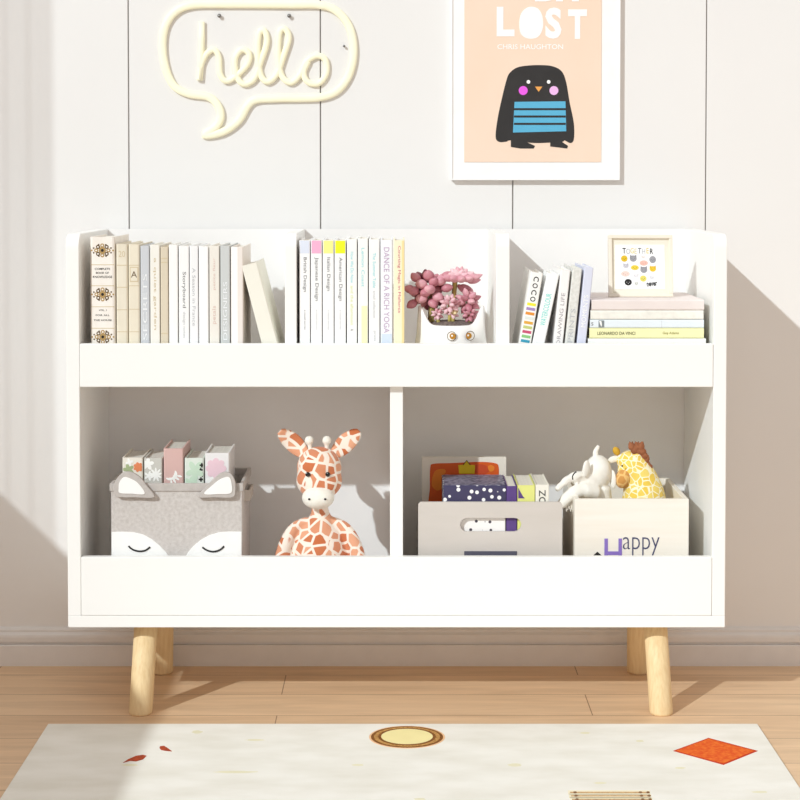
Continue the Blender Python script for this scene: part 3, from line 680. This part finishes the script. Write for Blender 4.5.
mb.box(bw + .0005, bw + .002, .055, .10, hz - .004, hz + .008, FELTD); mb.box(bw + .007, bw + .0095, .05, .105, hz - .012, hz + .006, LINING, r=.0008)
mb.box(bw, bw + .0095, .048, .052, hz - .012, hz + .006, LINING); mb.box(bw, bw + .0095, .103, .107, hz - .012, hz + .006, LINING); mb.build('handle', fox)
# books inside the fox bin
FG = 'patterned books standing in the grey fox bin'
YFB = YX + .03; FZ = FB + t + .0003
def fbook(px0, px1, pyt, cover, label, deco, d=.10, h0=None):
    x0, z1 = W(px0, pyt, YFB); x1, _ = W(px1, pyt, YFB)
    def dd(mb, w, h):
        n0 = len(mb.v)
        if deco: deco(mb, w, h)
        for i in range(n0, len(mb.v)): mb.v[i].x = min(max(mb.v[i].x, .0012), w - .0012); mb.v[i].z = min(mb.v[i].z, h - .0008)
    book(x1 - x0 - .0005, z1 - FZ, d, cover, label, FG, (x0, YFB, FZ), deco=dd, inset=.0035, ch=.002, pages=mat('greyish_pages', (226, 222, 214), .9, rgb2=(206, 202, 194), scale=4, stretch=(300, 1, 1)))
PC = [0]
def petals(mb, cx_, cz, R, n_, m_, w_=.35, a0=0, dep=.0002, sq=1):
    PC[0] += 1; dep += .0006 * (PC[0] % 5) / 4
    for k in range(n_):
        a = a0 + 2 * PI * k / n_; ux, uz = math.cos(a), math.sin(a); pts = []
        dk = dep + k * .000012
        for j in range(10):
            s_ = 2 * PI * j / 10; l = R * (.5 + .5 * math.cos(s_)); v = R * w_ * math.sin(s_); pts.append((cx_ + ux * l - uz * v, cz + uz * l * sq + ux * v))
        mb.prism(pts, -dk, .0005, m_)
OC = mat('coral_petals', (232, 140, 96), .6); SG = mat('sage_leaves', (170, 184, 140), .6); PG = mat('pale_green_leaf', (204, 226, 204), .6); PKP = mat('pale_pink_petals', (240, 208, 218), .6); WS = mat('white_sprig', (250, 250, 246), .6)
def d1(mb, w, h):
    petals(mb, w * .78, h - .016, .0085, 7, OC); petals(mb, w * .3, h - .02, .010, 5, SG, .3, .6); petals(mb, w * .35, h - .008, .007, 4, WS, .3, .3); petals(mb, w * .25, h - .036, .009, 6, OC, .3)
def d2(mb, w, h):
    petals(mb, w * .2, h - .010, .011, 5, WS, .3, .2); petals(mb, w * .65, h - .028, .012, 9, WS, .15, .2); petals(mb, w * .25, h - .03, .009, 5, WS, .2)
def d3(mb, w, h):
    for k in (-.5, -.1, .3, .7): petals(mb, w * (.5 + .25 * k), h - .050 + .006 * k, .009, 3, WS, .2, 1.2 + k)
def d4(mb, w, h):
    petals(mb, w * .55, h - .022, .016, 5, PG, .3, .9, sq=1.2); petals(mb, w * .3, h - .042, .012, 5, PG, .3)
    for k, z in ((.9, .012), (.84, .02), (.92, .028), (.85, .036)): petals(mb, w * k, h - z, .004, 4, BLACK, .35)
def d5(mb, w, h):
    petals(mb, w * .45, h - .026, .018, 8, PKP, .35); petals(mb, w * .25, h - .05, .010, 5, WS)
fbook(122.3, 143, 457.6, cm('cream_floral_paper', (240, 234, 222)), 'cream book with coral flowers and sage leaves, leftmost in the fox bin', d1)
fbook(144, 162.5, 458, cm('grey_sprig_paper', (208, 206, 198)), 'warm grey book with white sprigs, second in the fox bin', d2)
fbook(163.5, 183.5, 448.5, cm('dusty_rose_paper', (220, 184, 178)), 'dusty rose book in the middle of the fox bin, taller than both beside it', d3)
fbook(184.6, 204, 458, cm('mint_leaf_paper', (226, 234, 224)), 'pale mint book with black dots on its right edge, in the fox bin', d4)
fbook(205, 229.5, 453, cm('petal_white_paper', (240, 238, 238)), 'white book with a pale pink blossom, rightmost in the fox bin', d5)

# ================================================================ GIRAFFE PLUSH (main)
YG = 0.115
def gp(cx_, cy_, dy=0.0):   # crop (5x, origin 250,420)
    x, z = W(250 + cx_ / 5, 420 + cy_ / 5, YG + dy); return Vector((x, YG + dy, z))
ps = (YG - CAMY + .02) / F / 5      # metres per crop pixel
GM = giraffe_mat('giraffe_plush', (250, 236, 222), (202, 112, 68), (234, 172, 138), 50, .12)
PLC = mat('cream_plush', (250, 246, 236), .95, rgb2=(244, 238, 226), scale=60, bump=.4, bscale=600, sheen=.3)
base = gp(345, 560); gir = empty('giraffe_plush', (base.x, YG, FB), 'sitting giraffe soft toy with orange patches in the lower left compartment', 'soft toy')
inv = Matrix.Translation(-Vector(gir.location))
def L_(v): return inv @ v
mb = MB()
mb.ell(L_(gp(346, 240)), (113 * ps, 98 * ps, 108 * ps), GM); mb.ell(L_(gp(346, 302, -.006)), (116 * ps, 94 * ps, 96 * ps), GM)
mb.tube([L_(gp(348, 400)), L_(gp(350, 450)), L_(gp(352, 500)), L_(gp(352, 580))], [44 * ps, 42 * ps, 62 * ps, 95 * ps], GM, 20)
cz = L_(gp(350, 700)); mb.ell(cz, (142 * ps, 114 * ps, 215 * ps), GM)
mb.ell(Vector((cz.x, .0, .062)), (.052, .046, .0618), GM)
for sg in (-1, 1):
    pts = [L_(gp(350 + sg * 60, 505)), L_(gp(350 + sg * 126, 540, -.004)), L_(gp(350 + sg * 166, 605, -.010)), L_(gp(350 + sg * 190, 690, -.018)), L_(gp(350 + sg * 190, 790, -.034))]
    mb.tube(smooth_path(pts), [r * ps for r in [25 + i * .6 for i in range(33)]], GM, 14); mb.ell(pts[-1], (48 * ps,) * 3, GM)
    k = [Vector((cz.x + sg * .035, -.01, .034)), Vector((cz.x + sg * .058, -.040, .026)), Vector((cz.x + sg * .062, -.064, .0245))]
    mb.tube(k, [.026, .023, .021], GM, 14); mb.ell(k[-1], (.0225, .0225, .0240), GM)
fuse(mb, 'body', gir, .0028, 5)
mb = MB(); mb.ell(L_(gp(341, 388, -.030)), (82 * ps, 60 * ps, 58 * ps), PLC); mb.ell(L_(gp(341, 384, -.014)), (78 * ps, 60 * ps, 50 * ps), PLC); mz = fuse(mb, 'muzzle', gir, .0024, 3)
for cx_ in (296, 376):
    mb = MB(); mb.ell(L_(gp(cx_, 396, -.0485)), (6.5 * ps, 5 * ps, 5 * ps), BLACK); mb.build('nostril', mz)
SHB = mat('shiny_black_bead', (18, 16, 16), .15, spec=.6)
for cx_ in (289, 389):
    mb = MB(); mb.ell(L_(gp(cx_, 272, -.0345)), (12 * ps, 8 * ps, 12 * ps), SHB); mb.build('eye', gir)
def ear_mesh(b, t_, wd):
    b, t_ = L_(b), L_(t_); d = (t_ - b); L = d.length; u = d.normalized(); f_ = Vector((0, -1, 0)); s_ = u.cross(f_).normalized(); f_ = s_.cross(u)
    mb = MB(); vs = []; fs = []; NU, NV = 14, 12
    for i in range(NU + 1):
        a = i / NU; hw = wd * (math.sin(PI * min(.93, .06 + a * .87)) ** .55) * (1 if a < .97 else .8) + .002 * (1 - a); hw = max(hw, .0015)
        for j in range(NV):
            th = 2 * PI * j / NV; x = math.cos(th) * hw; y = math.sin(th) * .0045 - (1 - (math.cos(th)) ** 2) * .0022 * (1 if math.sin(th) > 0 else 0)
            vs.append(b + u * L * a + s_ * x + f_ * (y - .006 * math.sin(PI * a)))
    for i in range(NU):
        for j in range(NV): fs.append([i * NV + j, i * NV + (j + 1) % NV, (i + 1) * NV + (j + 1) % NV, (i + 1) * NV + j])
    fs += [list(range(NV))[::-1], [NU * NV + j for j in range(NV)]]
    mb.add(vs, fs, GM, True); return mb.build('ear', gir)
ear_mesh(gp(278, 175, .004), gp(148, 55, .004), 44 * ps); ear_mesh(gp(418, 175, .004), gp(546, 55, .004), 44 * ps)
for cx_ in (296, 384):
    mb = MB(); a = gp(cx_ + (8 if cx_ < 300 else -2), 165); b = gp(cx_, 108); mb.tube([L_(a), L_(a.lerp(b, .5)), L_(b)], [13 * ps, 11 * ps, 12 * ps], PLC); mb.ell(L_(gp(cx_, 102)), (23 * ps, 21 * ps, 23 * ps), PLC); fuse(mb, 'horn', gir, .0016, 3)

# ================================================================ GREY BIN WITH SLOT
YN = 0.035
def nb(cx_, cy_, Y=YN):   # crop (5.333x, origin 415,450)
    return W(415 + cx_ / 5.333, 450 + cy_ / 5.333, Y)
GB = mat('greige_wood_board', (212, 204, 197), .6, rgb2=(206, 198, 190), scale=6, stretch=(1, 1, 6))
nx0, nz1 = nb(17, 278); nx1, _ = nb(786, 278); nw = nx1 - nx0; nh = nz1 - FB; nd = .19
gb = empty('storage_box', (nx0, YN, FB), 'greige open box with an oval hand slot holding books, right of the divider', 'storage box')
def nl(cx_, cy_): x, z = nb(cx_, cy_); return x - nx0, z - FB
# front board with an oval slot: left, right, above, below pieces welded by shared outline
sx0, sz0 = nl(240, 436); sx1, sz1 = nl(567, 362)
mb = MB(); r = (sz1 - sz0) / 2; cyz = (sz0 + sz1) / 2
outer = []; R = .006
def arc(cx_, cz_, rad, a0, a1, n_=8): return [(cx_ + rad * math.cos(math.radians(a0 + (a1 - a0) * i / n_)), cz_ + rad * math.sin(math.radians(a0 + (a1 - a0) * i / n_))) for i in range(n_ + 1)]
slot_r = arc(sx1 - r, cyz, r, -90, 90); slot_l = arc(sx0 + r, cyz, r, 90, 270); mid = (sx0 + sx1) / 2
T = .006
right = [(mid, 0), (nw, 0)] + arc(nw - R, nh - R, R, 0, 90) + [(mid, nh), (mid, sz1)] + slot_r[::-1] + [(mid, sz0)]
left = [(mid, 0), (mid, sz0)] + slot_l[::-1] + [(mid, sz1), (mid, nh)] + arc(R, nh - R, R, 90, 180) + [(0, 0)]
mb.prism(right, 0, T, GB); mb.prism(left, 0, T, GB); mb.build('front_panel', gb)
for xx in (.004, nw - .004 - .009):
    mb = MB(); mb.prism([(T, 0), (nd - T, 0), (nd - T, nh * .80), (T + .03, nh * .93), (T, nh - .006)], xx, xx + .009, GB, 'x', r=.0006); mb.build('side_panel', gb)
mb = MB(); mb.box(0, nw, nd - T, nd, 0, nh * .8, GB, r=.001); mb.build('rear_panel', gb)
mb = MB(); mb.box(.013, nw - .013, T, nd - T, 0, .005, GB); mb.build('base_panel', gb)
mb = MB(); a, b = nl(262, 700), nl(544, 539); mb.box(a[0], b[0], -.0012, .0002, a[1], b[1], mat('slate_label', (92, 90, 104), .6), r=.0008); mb.build('name_plate', gb)
NZ = FB + .0055
# picture book at the back
YO = YN + .135
ox0, oz1 = nb(37, 44, YO); ox1, _ = nb(489, 44, YO)
pb = empty('picture_book', (ox0, YO, NZ), 'picture book with orange and yellow cover standing behind the dotted box', 'book', rot=(-.05, 0, 0))
mb = MB(); ow = ox1 - ox0; oh = oz1 - NZ; 
mb.box(0, ow, 0, .0025, 0, oh, cm('picture_cover_cream', (232, 224, 212)), r=.0005); mb.box(0, ow, .0125, .015, 0, oh, cm('picture_cover_cream', (232, 224, 212)), r=.0005); mb.box(0, .0025, .0025, .0125, 0, oh, cm('picture_cover_cream', (232, 224, 212)))
def ol(cx_, cy_): x, z = nb(cx_, cy_, YO); return x - ox0, z - NZ
o1, o2, o3 = cm('picture_orange', (214, 92, 34)), cm('picture_amber', (226, 130, 44)), cm('picture_yellow', (226, 196, 40))
mb.prism(poly([ol(*a) for a in ((82, 100), (100, 78), (200, 74), (340, 68), (425, 74), (448, 95), (447, 180), (445, 330), (240, 340), (84, 330), (80, 200))]), -.0004, .0003, o1)
mb.prism(poly([ol(*a) for a in ((90, 190), (105, 120), (150, 105), (165, 120), (140, 160), (150, 200), (120, 220))]), -.0007, .0003, o2)
mb.prism(poly([ol(*a) for a in ((315, 110), (330, 82), (375, 85), (400, 110), (370, 135), (335, 130))]), -.0007, .0003, cm('picture_rust', (196, 76, 40)))
mb.prism(poly([ol(*a) for a in ((390, 95), (405, 85), (425, 95), (420, 115), (400, 118))]), -.0008, .0003, o2)
mb.prism([ol(*a) for a in ((236, 130), (232, 85), (258, 84), (277, 60), (296, 84), (322, 85), (318, 130))], -.0009, .0003, o3)
mb.tube([(x, -.0012, z) for x, z in [ol(*a) for a in ((258, 84), (277, 60), (296, 84))]], .0007, BLACK, n=6)
mb.build('cover', pb)
mb = MB(); mb.box(.003, ow - .003, .003, .012, .002, oh - .003, PAGES); mb.build('pages', pb)
# dotted box: navy dotted lid, white dotted body
YD = YN + .008
dx0, dzt = nb(152, 188, YD); dx1, _ = nb(486, 188, YD); lid0 = nb(0, 330, YD)[1]
NAVY = dots_mat('navy_white_dots', (62, 58, 92), (250, 250, 250), 88, .27, (.003, .0, .004)); WD = dots_mat('white_dark_dots', (248, 246, 244), (70, 64, 76), 85, .2, (.1, 0, .003))
NP = mat('navy_faded_pattern', (58, 54, 84), .4, rgb2=(150, 146, 170), scale=130)
db = empty('dotted_box', (dx0, YD, NZ), 'navy box with white dots inside the greige box, white with dark dots below', 'box')
dw = dx1 - dx0; dd_ = .105
mb = MB(); mb.box(.001, dw - .001, .001, dd_ - .001, 0, lid0 - NZ, WD, r=.001); mb.build('box_body', db)
mb = MB(); mb.box(0, dw, 0, dd_, lid0 - NZ, dzt - NZ - .0006, NAVY, r=.001); mb.box(.002, dw - .002, .003, dd_ - .002, dzt - NZ - .0007, dzt - NZ, NP); mb.build('lid', db)
NG = 'books beside the dotted box in the greige box'
def nbook(c0, c1, cyt, cover, label, deco=None, d=.11, Y=YD):
    x0, z1 = nb(c0, cyt, Y); x1, _ = nb(c1, cyt, Y)
    book(x1 - x0 - .0004, z1 - NZ, d, cover, label, NG, (x0, Y, NZ), deco=deco, inset=.0018, t=.0016, ch=.001)
nbook(488, 545, 193, cm('violet_cover', (96, 72, 134)), 'violet book right beside the navy dotted box')
nbook(547, 641, 188, cm('lime_yellow_cover', (228, 230, 140)), 'yellow book between the violet and the white OZ book', lambda mb, w, h: mb.prism([(0.001, h - .022), (0.001, h - .004), (w * .3, h - .018), (w * .42, h - .022)], -.0003, .0003, cm('violet_cover', (96, 72, 134))))
nbook(643, 716, 185, cm('oz_white_cover', (240, 237, 226)), 'white book with dark letters OZ on its spine', lambda mb, w, h: mb.text('OZ', w * .5, h - .021, mat('charcoal_ink', (84, 82, 80), .6), length=.024, height=w * .50, rot=90, bold=.01))

# ================================================================ WOODEN CRATE
YC = 0.04
def cp(cx_, cy_, Y=YC): return W(550 + cx_ / 5.333, 435 + cy_ / 5.333, Y)   # crop (5.333x, origin 550,435)
PINE = mat('pale_pine_board', (243, 237, 227), .6, rgb2=(236, 227, 213), scale=3, stretch=(1, 1, 14))
PINEI = PINE
kx0, kz1 = cp(132, 342); kx1, _ = cp(741, 342); kw = kx1 - kx0; kh = kz1 - FB; kd = .205
cr = empty('wooden_crate', (kx0, YC, FB), 'pale pine crate printed Happy holding two soft toys, at the right end', 'crate')
mb = MB(); mb.box(0, kw, 0, .009, 0, kh, PINE, r=.001)
PUR = mat('lavender_purple_paint', (140, 116, 192), .6); INK = mat('slate_blue_paint', (76, 78, 110), .6)
def kl(cx_, cy_): x, z = cp(cx_, cy_); return x - kx0, z - FB
a = kl(290, 552); b = kl(383, 730); s_ = kl(305, 0)[0] - kl(290, 0)[0]
mb.box(a[0], a[0] + s_ * 1.25, -.0006, .0003, b[1], a[1], PUR); mb.box(b[0] - s_ * 1.25, b[0], -.0006, .0003, b[1], a[1], PUR); z_ = kl(0, 640)[1]; mb.box(a[0], b[0], -.0008, .0003, z_, z_ + .0062, PUR)
c_ = kl(486, 593); mb.text('appy', c_[0], c_[1], INK, length=kl(584, 0)[0] - kl(388, 0)[0], height=(kl(0, 543)[1] - kl(0, 641)[1]), y=-.0002, bold=-.012)
mb.prism([kl(232, 641), kl(253, 622), kl(274, 641), kl(274, 700), kl(232, 700)], -.0006, .0003, BLACK)
mb.build('front_board', cr)
for x in (0, kw - .009): mb = MB(); mb.box(x, x + .009, .0092, kd - .0092, 0, kh, PINEI, r=.001); mb.build('side_board', cr)
mb = MB(); mb.box(0, kw, kd - .009, kd, 0, kh, PINEI, r=.001); mb.build('rear_board', cr)
mb = MB(); mb.box(.0092, kw - .0092, .0092, kd - .0092, 0, .006, PINEI); mb.build('base_board', cr)
CZ = FB + .0063
# white long-eared plush
YE = 0.115; es = (YE - CAMY + .02) / F / 5.333
def ep(cx_, cy_, dy=0.0): x, z = W(550 + cx_ / 5.333, 435 + cy_ / 5.333, YE + dy); return Vector((x, YE + dy, z))
ec = ep(262, 300); el = empty('elephant_plush', (ec.x, YE, CZ), 'white elephant soft toy slumped over the left edge of the crate', 'soft toy'); inv = Matrix.Translation(-Vector(el.location))
WP = mat('white_plush', (250, 247, 240), .95, rgb2=(243, 238, 228), scale=50, bump=.4, bscale=600, sheen=.3)
mb = MB(); e = lambda *a: L_(ep(*a))
mb.ell(e(255, 200), (74 * es, 72 * es, 95 * es), WP); mb.ell(e(215, 235, -.006), (66 * es, 58 * es, 62 * es), WP)
mb.tube(smooth_path([e(225, 225, -.010), e(150, 222, -.022), e(92, 240, -.03), e(42, 284, -.034)]), [36 * es] * 5 + [29 * es] * 8 + [22 * es] * 6 + [17 * es] * 6, WP, 14); mb.ell(e(42, 286, -.034), (17 * es,) * 3, WP)
mb.tube(smooth_path([e(250, 310, -.02), e(180, 296, -.03), e(120, 312, -.036), e(76, 350, -.04), e(64, 374, -.040)]), [42 * es] * 9 + [36 * es] * 8 + [30 * es] * 8 + [26 * es] * 8, WP, 14); mb.ell(e(62, 368, -.04), (27 * es,) * 3, WP)
mb.tube([e(262, 280), e(270, 380), Vector((-.006, 0, .05))], [62 * es, 66 * es, .032], WP, 16); mb.ell(Vector((-.006, 0, .036)), (.033, .036, .0355), WP)
fuse(mb, 'body', el, .0026, 4)
mb = MB(); mb.tube(smooth_path([e(245, 118), e(243, 90), e(254, 68), e(260, 56)]), [18 * es - i * .1 * es * 4 for i in range(25)], WP, 10); fuse(mb, 'tuft', el, .0014, 3)
mb = MB(); q_ = Euler((0, .12, .5)).to_matrix(); mb.ell(e(193, 180, -.029), (24 * es, 10 * es, 47 * es), WP, q_); fuse(mb, 'ear', el, .0014, 2)
mb = MB(); q_ = Euler((0, -.1, -.5)).to_matrix(); mb.ell(e(335, 235, -.005), (20 * es, 12 * es, 52 * es), WP, q_); fuse(mb, 'ear', el, .0014, 2)
mb = MB(); mb.tube(smooth_path([e(122, 238, -.045), e(120, 222, -.045), e(128, 206, -.045), e(140, 196, -.043)]), 3.2 * es, BLACK, 8); mb.build('eye', el)
FRN = mat('white_fringe_yarn', (236, 230, 220), .95)
mb = MB()
for k in range(8): mb.tube(smooth_path([e(78 + k * 5, 350, -.036), e(85 + k * 5, 385, -.04 + .002 * (k % 3)), e(88 + k * 5 + (k % 3) * 3, 408 - (k % 4) * 8, -.04)]), 2.6 * es, FRN, 6)
mb.build('fringe', el)
# yellow giraffe plush
YY = 0.125
yc = ep(500, 300); yg = empty('giraffe_plush', (yc.x, YY, CZ), 'yellow patched giraffe soft toy with brown mane peeking out of the crate', 'soft toy'); inv = Matrix.Translation(-Vector(yg.location)); YE = YY
YM = giraffe_mat('yellow_giraffe_plush', (254, 246, 214), (240, 204, 84), (246, 220, 120), 85, .08)
BM_ = mat('brown_mane_plush', (164, 104, 72), .95, rgb2=(140, 84, 56), scale=80, bump=.5, bscale=400)
ORM = giraffe_mat('ochre_muzzle_plush', (236, 190, 120), (206, 146, 78), (216, 160, 92), 62, .12)
mb = MB()
mb.tube(smooth_path([e(428, 150), e(425, 135), e(470, 210), e(490, 270), e(500, 330), e(500, 420)]), [62 * es + i * 1.7 * es for i in range(41)], YM, 18)
mb.ell(e(425, 148), (66 * es, 60 * es, 68 * es), YM); mb.ell(e(410, 200, -.006), (52 * es, 52 * es, 62 * es), YM)
mb.ell(Vector((.006, 0, .052)), (.036, .036, .0515), YM); mb.ell(e(500, 400), (118 * es, 90 * es, 120 * es), YM)
for sg in (-1, 1): mb.tube([e(500 + sg * 70, 350, -.01), e(500 + sg * 90, 420, -.02)], [30 * es, 34 * es], YM, 12)
fuse(mb, 'body', yg, .0026, 5)
mb = MB(); mb.ell(e(392, 228, -.012), (42 * es, 48 * es, 58 * es), ORM, Euler((0, .35, 0)).to_matrix()); fuse(mb, 'muzzle', yg, .002, 2, ORM)
mb = MB()
for i, (a, b, s_) in enumerate(((436, 62, 20), (462, 66, 22), (484, 62, 22), (490, 88, 24), (500, 112, 24), (508, 136, 22), (518, 158, 20), (526, 180, 18), (530, 200, 14), (450, 80, 22), (474, 84, 22), (516, 126, 16), (534, 168, 14))):
    mb.ell(e(a, b, -.010), (s_ * es, s_ * .8 * es, s_ * 1.15 * es), BM_, Euler((0, .4 * (i % 3 - 1), 0)).to_matrix(), 10, .9)
for a in (425, 440, 455, 472, 488): mb.ell(e(a, 52, .002), (8 * es, 8 * es, 16 * es), BM_, None, 8, .9)
mb.build('mane', yg)
MUS = mat('mustard_plush', (214, 168, 60), .95, bump=.4, bscale=500)
mb = MB(); mb.tube([e(388, 130), e(370, 104)], 12 * es, PLC); mb.ell(e(354, 86), (19 * es, 18 * es, 25 * es), MUS, Euler((0, -.5, 0)).to_matrix()); mb.build('horn', yg)
mb = MB(); mb.ell(e(338, 130, .0), (34 * es, 9 * es, 19 * es), PLC, Euler((0, -.35, 0)).to_matrix()); fuse(mb, 'ear', yg, .0014, 2)
mb = MB(); mb.ell(e(385, 165, -.030), (5 * es,) * 3, SHB); mb.build('eye', yg)

# ================================================================ HELLO NEON SIGN
NEON = mat('cream_neon_tube', (250, 246, 218), .5, rgb2=(250, 245, 214))
YH = YW - .008
def hp(cx_, cy_): x, z = W(140 + cx_ / 3.3333, cy_ / 3.3333, YH); return (x, YH, z)
hs = empty('neon_sign', hp(390, 200), 'pale cream hello sign in a speech bubble of tubing on the wall', 'sign'); hs.location.y = YW
inv = Matrix.Translation(-Vector(hs.location)); hq = lambda a, b: L_(Vector(hp(a, b)))
def flat(mb):
    ys_ = [v.y for v in mb.v]; a, b = min(ys_), max(ys_)
    for v in mb.v: v.y = -.0075 + .0073 * (v.y - a) / (b - a)
nb_ = NEON.node_tree.nodes['Principled BSDF']; nb_.inputs['Emission Color'].default_value = (1, .96, .78, 1); nb_.inputs['Emission Strength'].default_value = .08
bub = [(605, 17), (500, 15), (390, 14), (280, 14), (175, 16), (118, 38), (84, 85), (74, 150), (84, 225), (112, 285), (160, 312), (225, 322), (258, 350), (268, 388), (252, 422), (214, 450), (275, 440), (328, 402), (372, 338), (450, 328), (530, 327), (605, 323), (660, 300), (698, 245), (712, 170), (700, 95), (662, 42)]
mb = MB(); mb.tube(smooth_path([hq(*a) for a in bub], True, 6), .0073, NEON, 12, closed=True); flat(mb); mb.build('bubble_tube', hs)
wd = [(198, 268), (203, 215), (222, 178), (246, 166), (262, 190), (266, 245), (288, 270), (325, 248), (358, 212), (362, 178), (338, 165), (316, 195), (320, 250), (345, 280), (380, 262), (402, 205), (422, 140), (414, 102), (396, 112), (391, 180), (402, 250), (426, 272), (456, 245), (480, 180), (496, 125), (482, 96), (464, 110), (460, 190), (472, 252), (502, 275), (532, 250), (555, 205), (590, 185), (618, 200), (620, 245), (594, 278), (558, 272), (545, 240), (560, 205)]
mb = MB(); mb.tube(smooth_path([hq(*a) for a in wd], False, 6), .0056, NEON, 10); mb.tube([hq(205, 72), hq(205, 130), hq(203, 200), hq(198, 268)], .0056, NEON, 10); flat(mb); mb.build('word_tube', hs)
CHR = mat('brushed_steel', (150, 148, 146), .3, metal=1)
for a, b, r_ in ((264, 52, .0026), (497, 52, .0026), (680, 153, .0016)):
    p = hq(a, b); mb = MB(); mb.tube([(p.x, -.005, p.z), (p.x, -.0001, p.z)], r_, CHR, 16); mb.tube([(p.x, -.0065, p.z), (p.x, -.005, p.z)], r_ * 1.35, CHR, 16); mb.build('standoff_screw', hs)

# ================================================================ POSTER
YQ = YW - .012
def qp(cx_, cy_, Y=YQ): return W(430 + cx_ / 3.81, cy_ / 3.81, Y)
ax0, az0 = qp(80, 687); ax1, _ = qp(724, 687)
ph = .47; pw = ax1 - ax0
po = empty('framed_poster', ((ax0 + ax1) / 2, YW, az0), 'large white framed peach poster with dark bird and the word LOST', 'poster')
inv = Matrix.Translation(-Vector(po.location))
def lb(mb, x0, x1, y0, y1, z0, z1, m, r=0): mb.box(x0 - po.location.x, x1 - po.location.x, y0 - YW, y1 - YW, z0 - az0, z1 - az0, m, r=r)
FW_ = mat('white_frame_wood', (246, 245, 244), .4)
mb = MB(); b_ = .0028
lb(mb, ax0, ax1, YQ, YW - .0003, az0, az0 + b_, FW_, .0008); lb(mb, ax0, ax1, YQ, YW - .0003, az0 + ph - b_, az0 + ph, FW_, .0008)
lb(mb, ax0, ax0 + b_, YQ, YW - .0003, az0 + b_, az0 + ph - b_, FW_, .0008); lb(mb, ax1 - b_, ax1, YQ, YW - .0003, az0 + b_, az0 + ph - b_, FW_, .0008); mb.build('frame_border', po)
mb = MB(); YM_ = YQ + .0022; lb(mb, ax0 + b_, ax1 - b_, YM_, YW - .002, az0 + b_, az0 + ph - b_, mat('poster_mount', (250, 249, 248), .8)); mb.build('mount', po)
mb = MB(); YR = YM_ - .0012
p0 = qp(130, 617, YR); p1 = qp(654, 0, YR)
lb(mb, p0[0], p1[0], YR, YM_ - .0001, p0[1], az0 + ph - .03, mat('peach_print', (244, 219, 199), .8, rgb2=(243, 216, 194), scale=8))
def q(cx_, cy_): x, z = qp(cx_, cy_, YR); return x - po.location.x, z - az0
yl = YR - YW
DK = mat('charcoal_print', (56, 54, 54), .8); BL = mat('sky_blue_print', (96, 180, 216), .8); MG = mat('magenta_print', (236, 100, 232), .8); ORGP = mat('soft_orange_print', (240, 170, 90), .8); MGL = mat('pale_magenta_print', (240, 188, 238), .8)
def pp(pts, m, dep, sm=True): mb.prism(poly([q(*a) for a in pts]) if sm else [q(*a) for a in pts], yl - dep, yl + .0002, m)
# a plain standing bird
pp([(302, 280), (330, 258), (370, 250), (420, 248), (465, 252), (500, 270), (518, 310), (532, 390), (548, 470), (548, 530), (535, 545), (512, 535), (500, 540), (400, 545), (310, 535), (290, 540), (262, 540), (250, 520), (258, 450), (275, 370), (290, 310)], DK, .0003)
pp([(308, 520), (308, 560), (345, 566), (395, 566), (400, 556), (370, 542), (360, 520)], DK, .0004, False); pp([(458, 520), (458, 558), (490, 562), (522, 566), (526, 556), (505, 542), (500, 520)], DK, .0004, False)
def qd(cx_, cy_, r_, m, dep):
    x, z = q(cx_, cy_); k = r_ / 3.81 * (YR - CAMY) / F; mb.prism([(x + k * math.cos(a * PI / 12), z + k * math.sin(a * PI / 12)) for a in range(24)], yl - dep, yl + .0002, m)
qd(355, 345, 17, MG, .0005); qd(472, 345, 17, MGL, .0005); qd(375, 312, 7, WHITE, .0006); qd(452, 312, 7, WHITE, .0006)
pp([(400, 330), (428, 330), (414, 350)], ORGP, .0006, False)
pp([(322, 388), (516, 386), (519, 500), (316, 505)], BL, .0005, False)
for yy in (412, 440, 468): pp([(320, yy), (517, yy), (517, yy + 8), (320, yy + 8)], DK, .0007, False)
def pt(s, x, y, wpx, hpx, bold=.03):
    a, z = q(x, y); k = (YR - CAMY) / F / 3.81; mb.text(s, a, z, WHITE, length=wpx * k, height=hpx * k, y=yl, depth=.0004, bold=bold)
def glyph(ch_, x, y, wpx, hpx): pt(ch_, x, y, wpx, hpx, .045)
glyph('L', 288, 82, 68, 112); qd(0, 0, 0.01, WHITE, .0001)
pp([(340, 90), (348, 50), (375, 27), (410, 32), (428, 62), (430, 105), (412, 140), (375, 147), (347, 130)], WHITE, .0004)
glyph('S', 470, 88, 62, 118); glyph('T', 562, 92, 72, 112)
pt('CHRIS HAUGHTON', 382, 178, 250, 19, .01)
glyph('BIT', 500, -45, 200, 100); glyph('A', 320, -62, 70, 100)
mb.build('print', po)
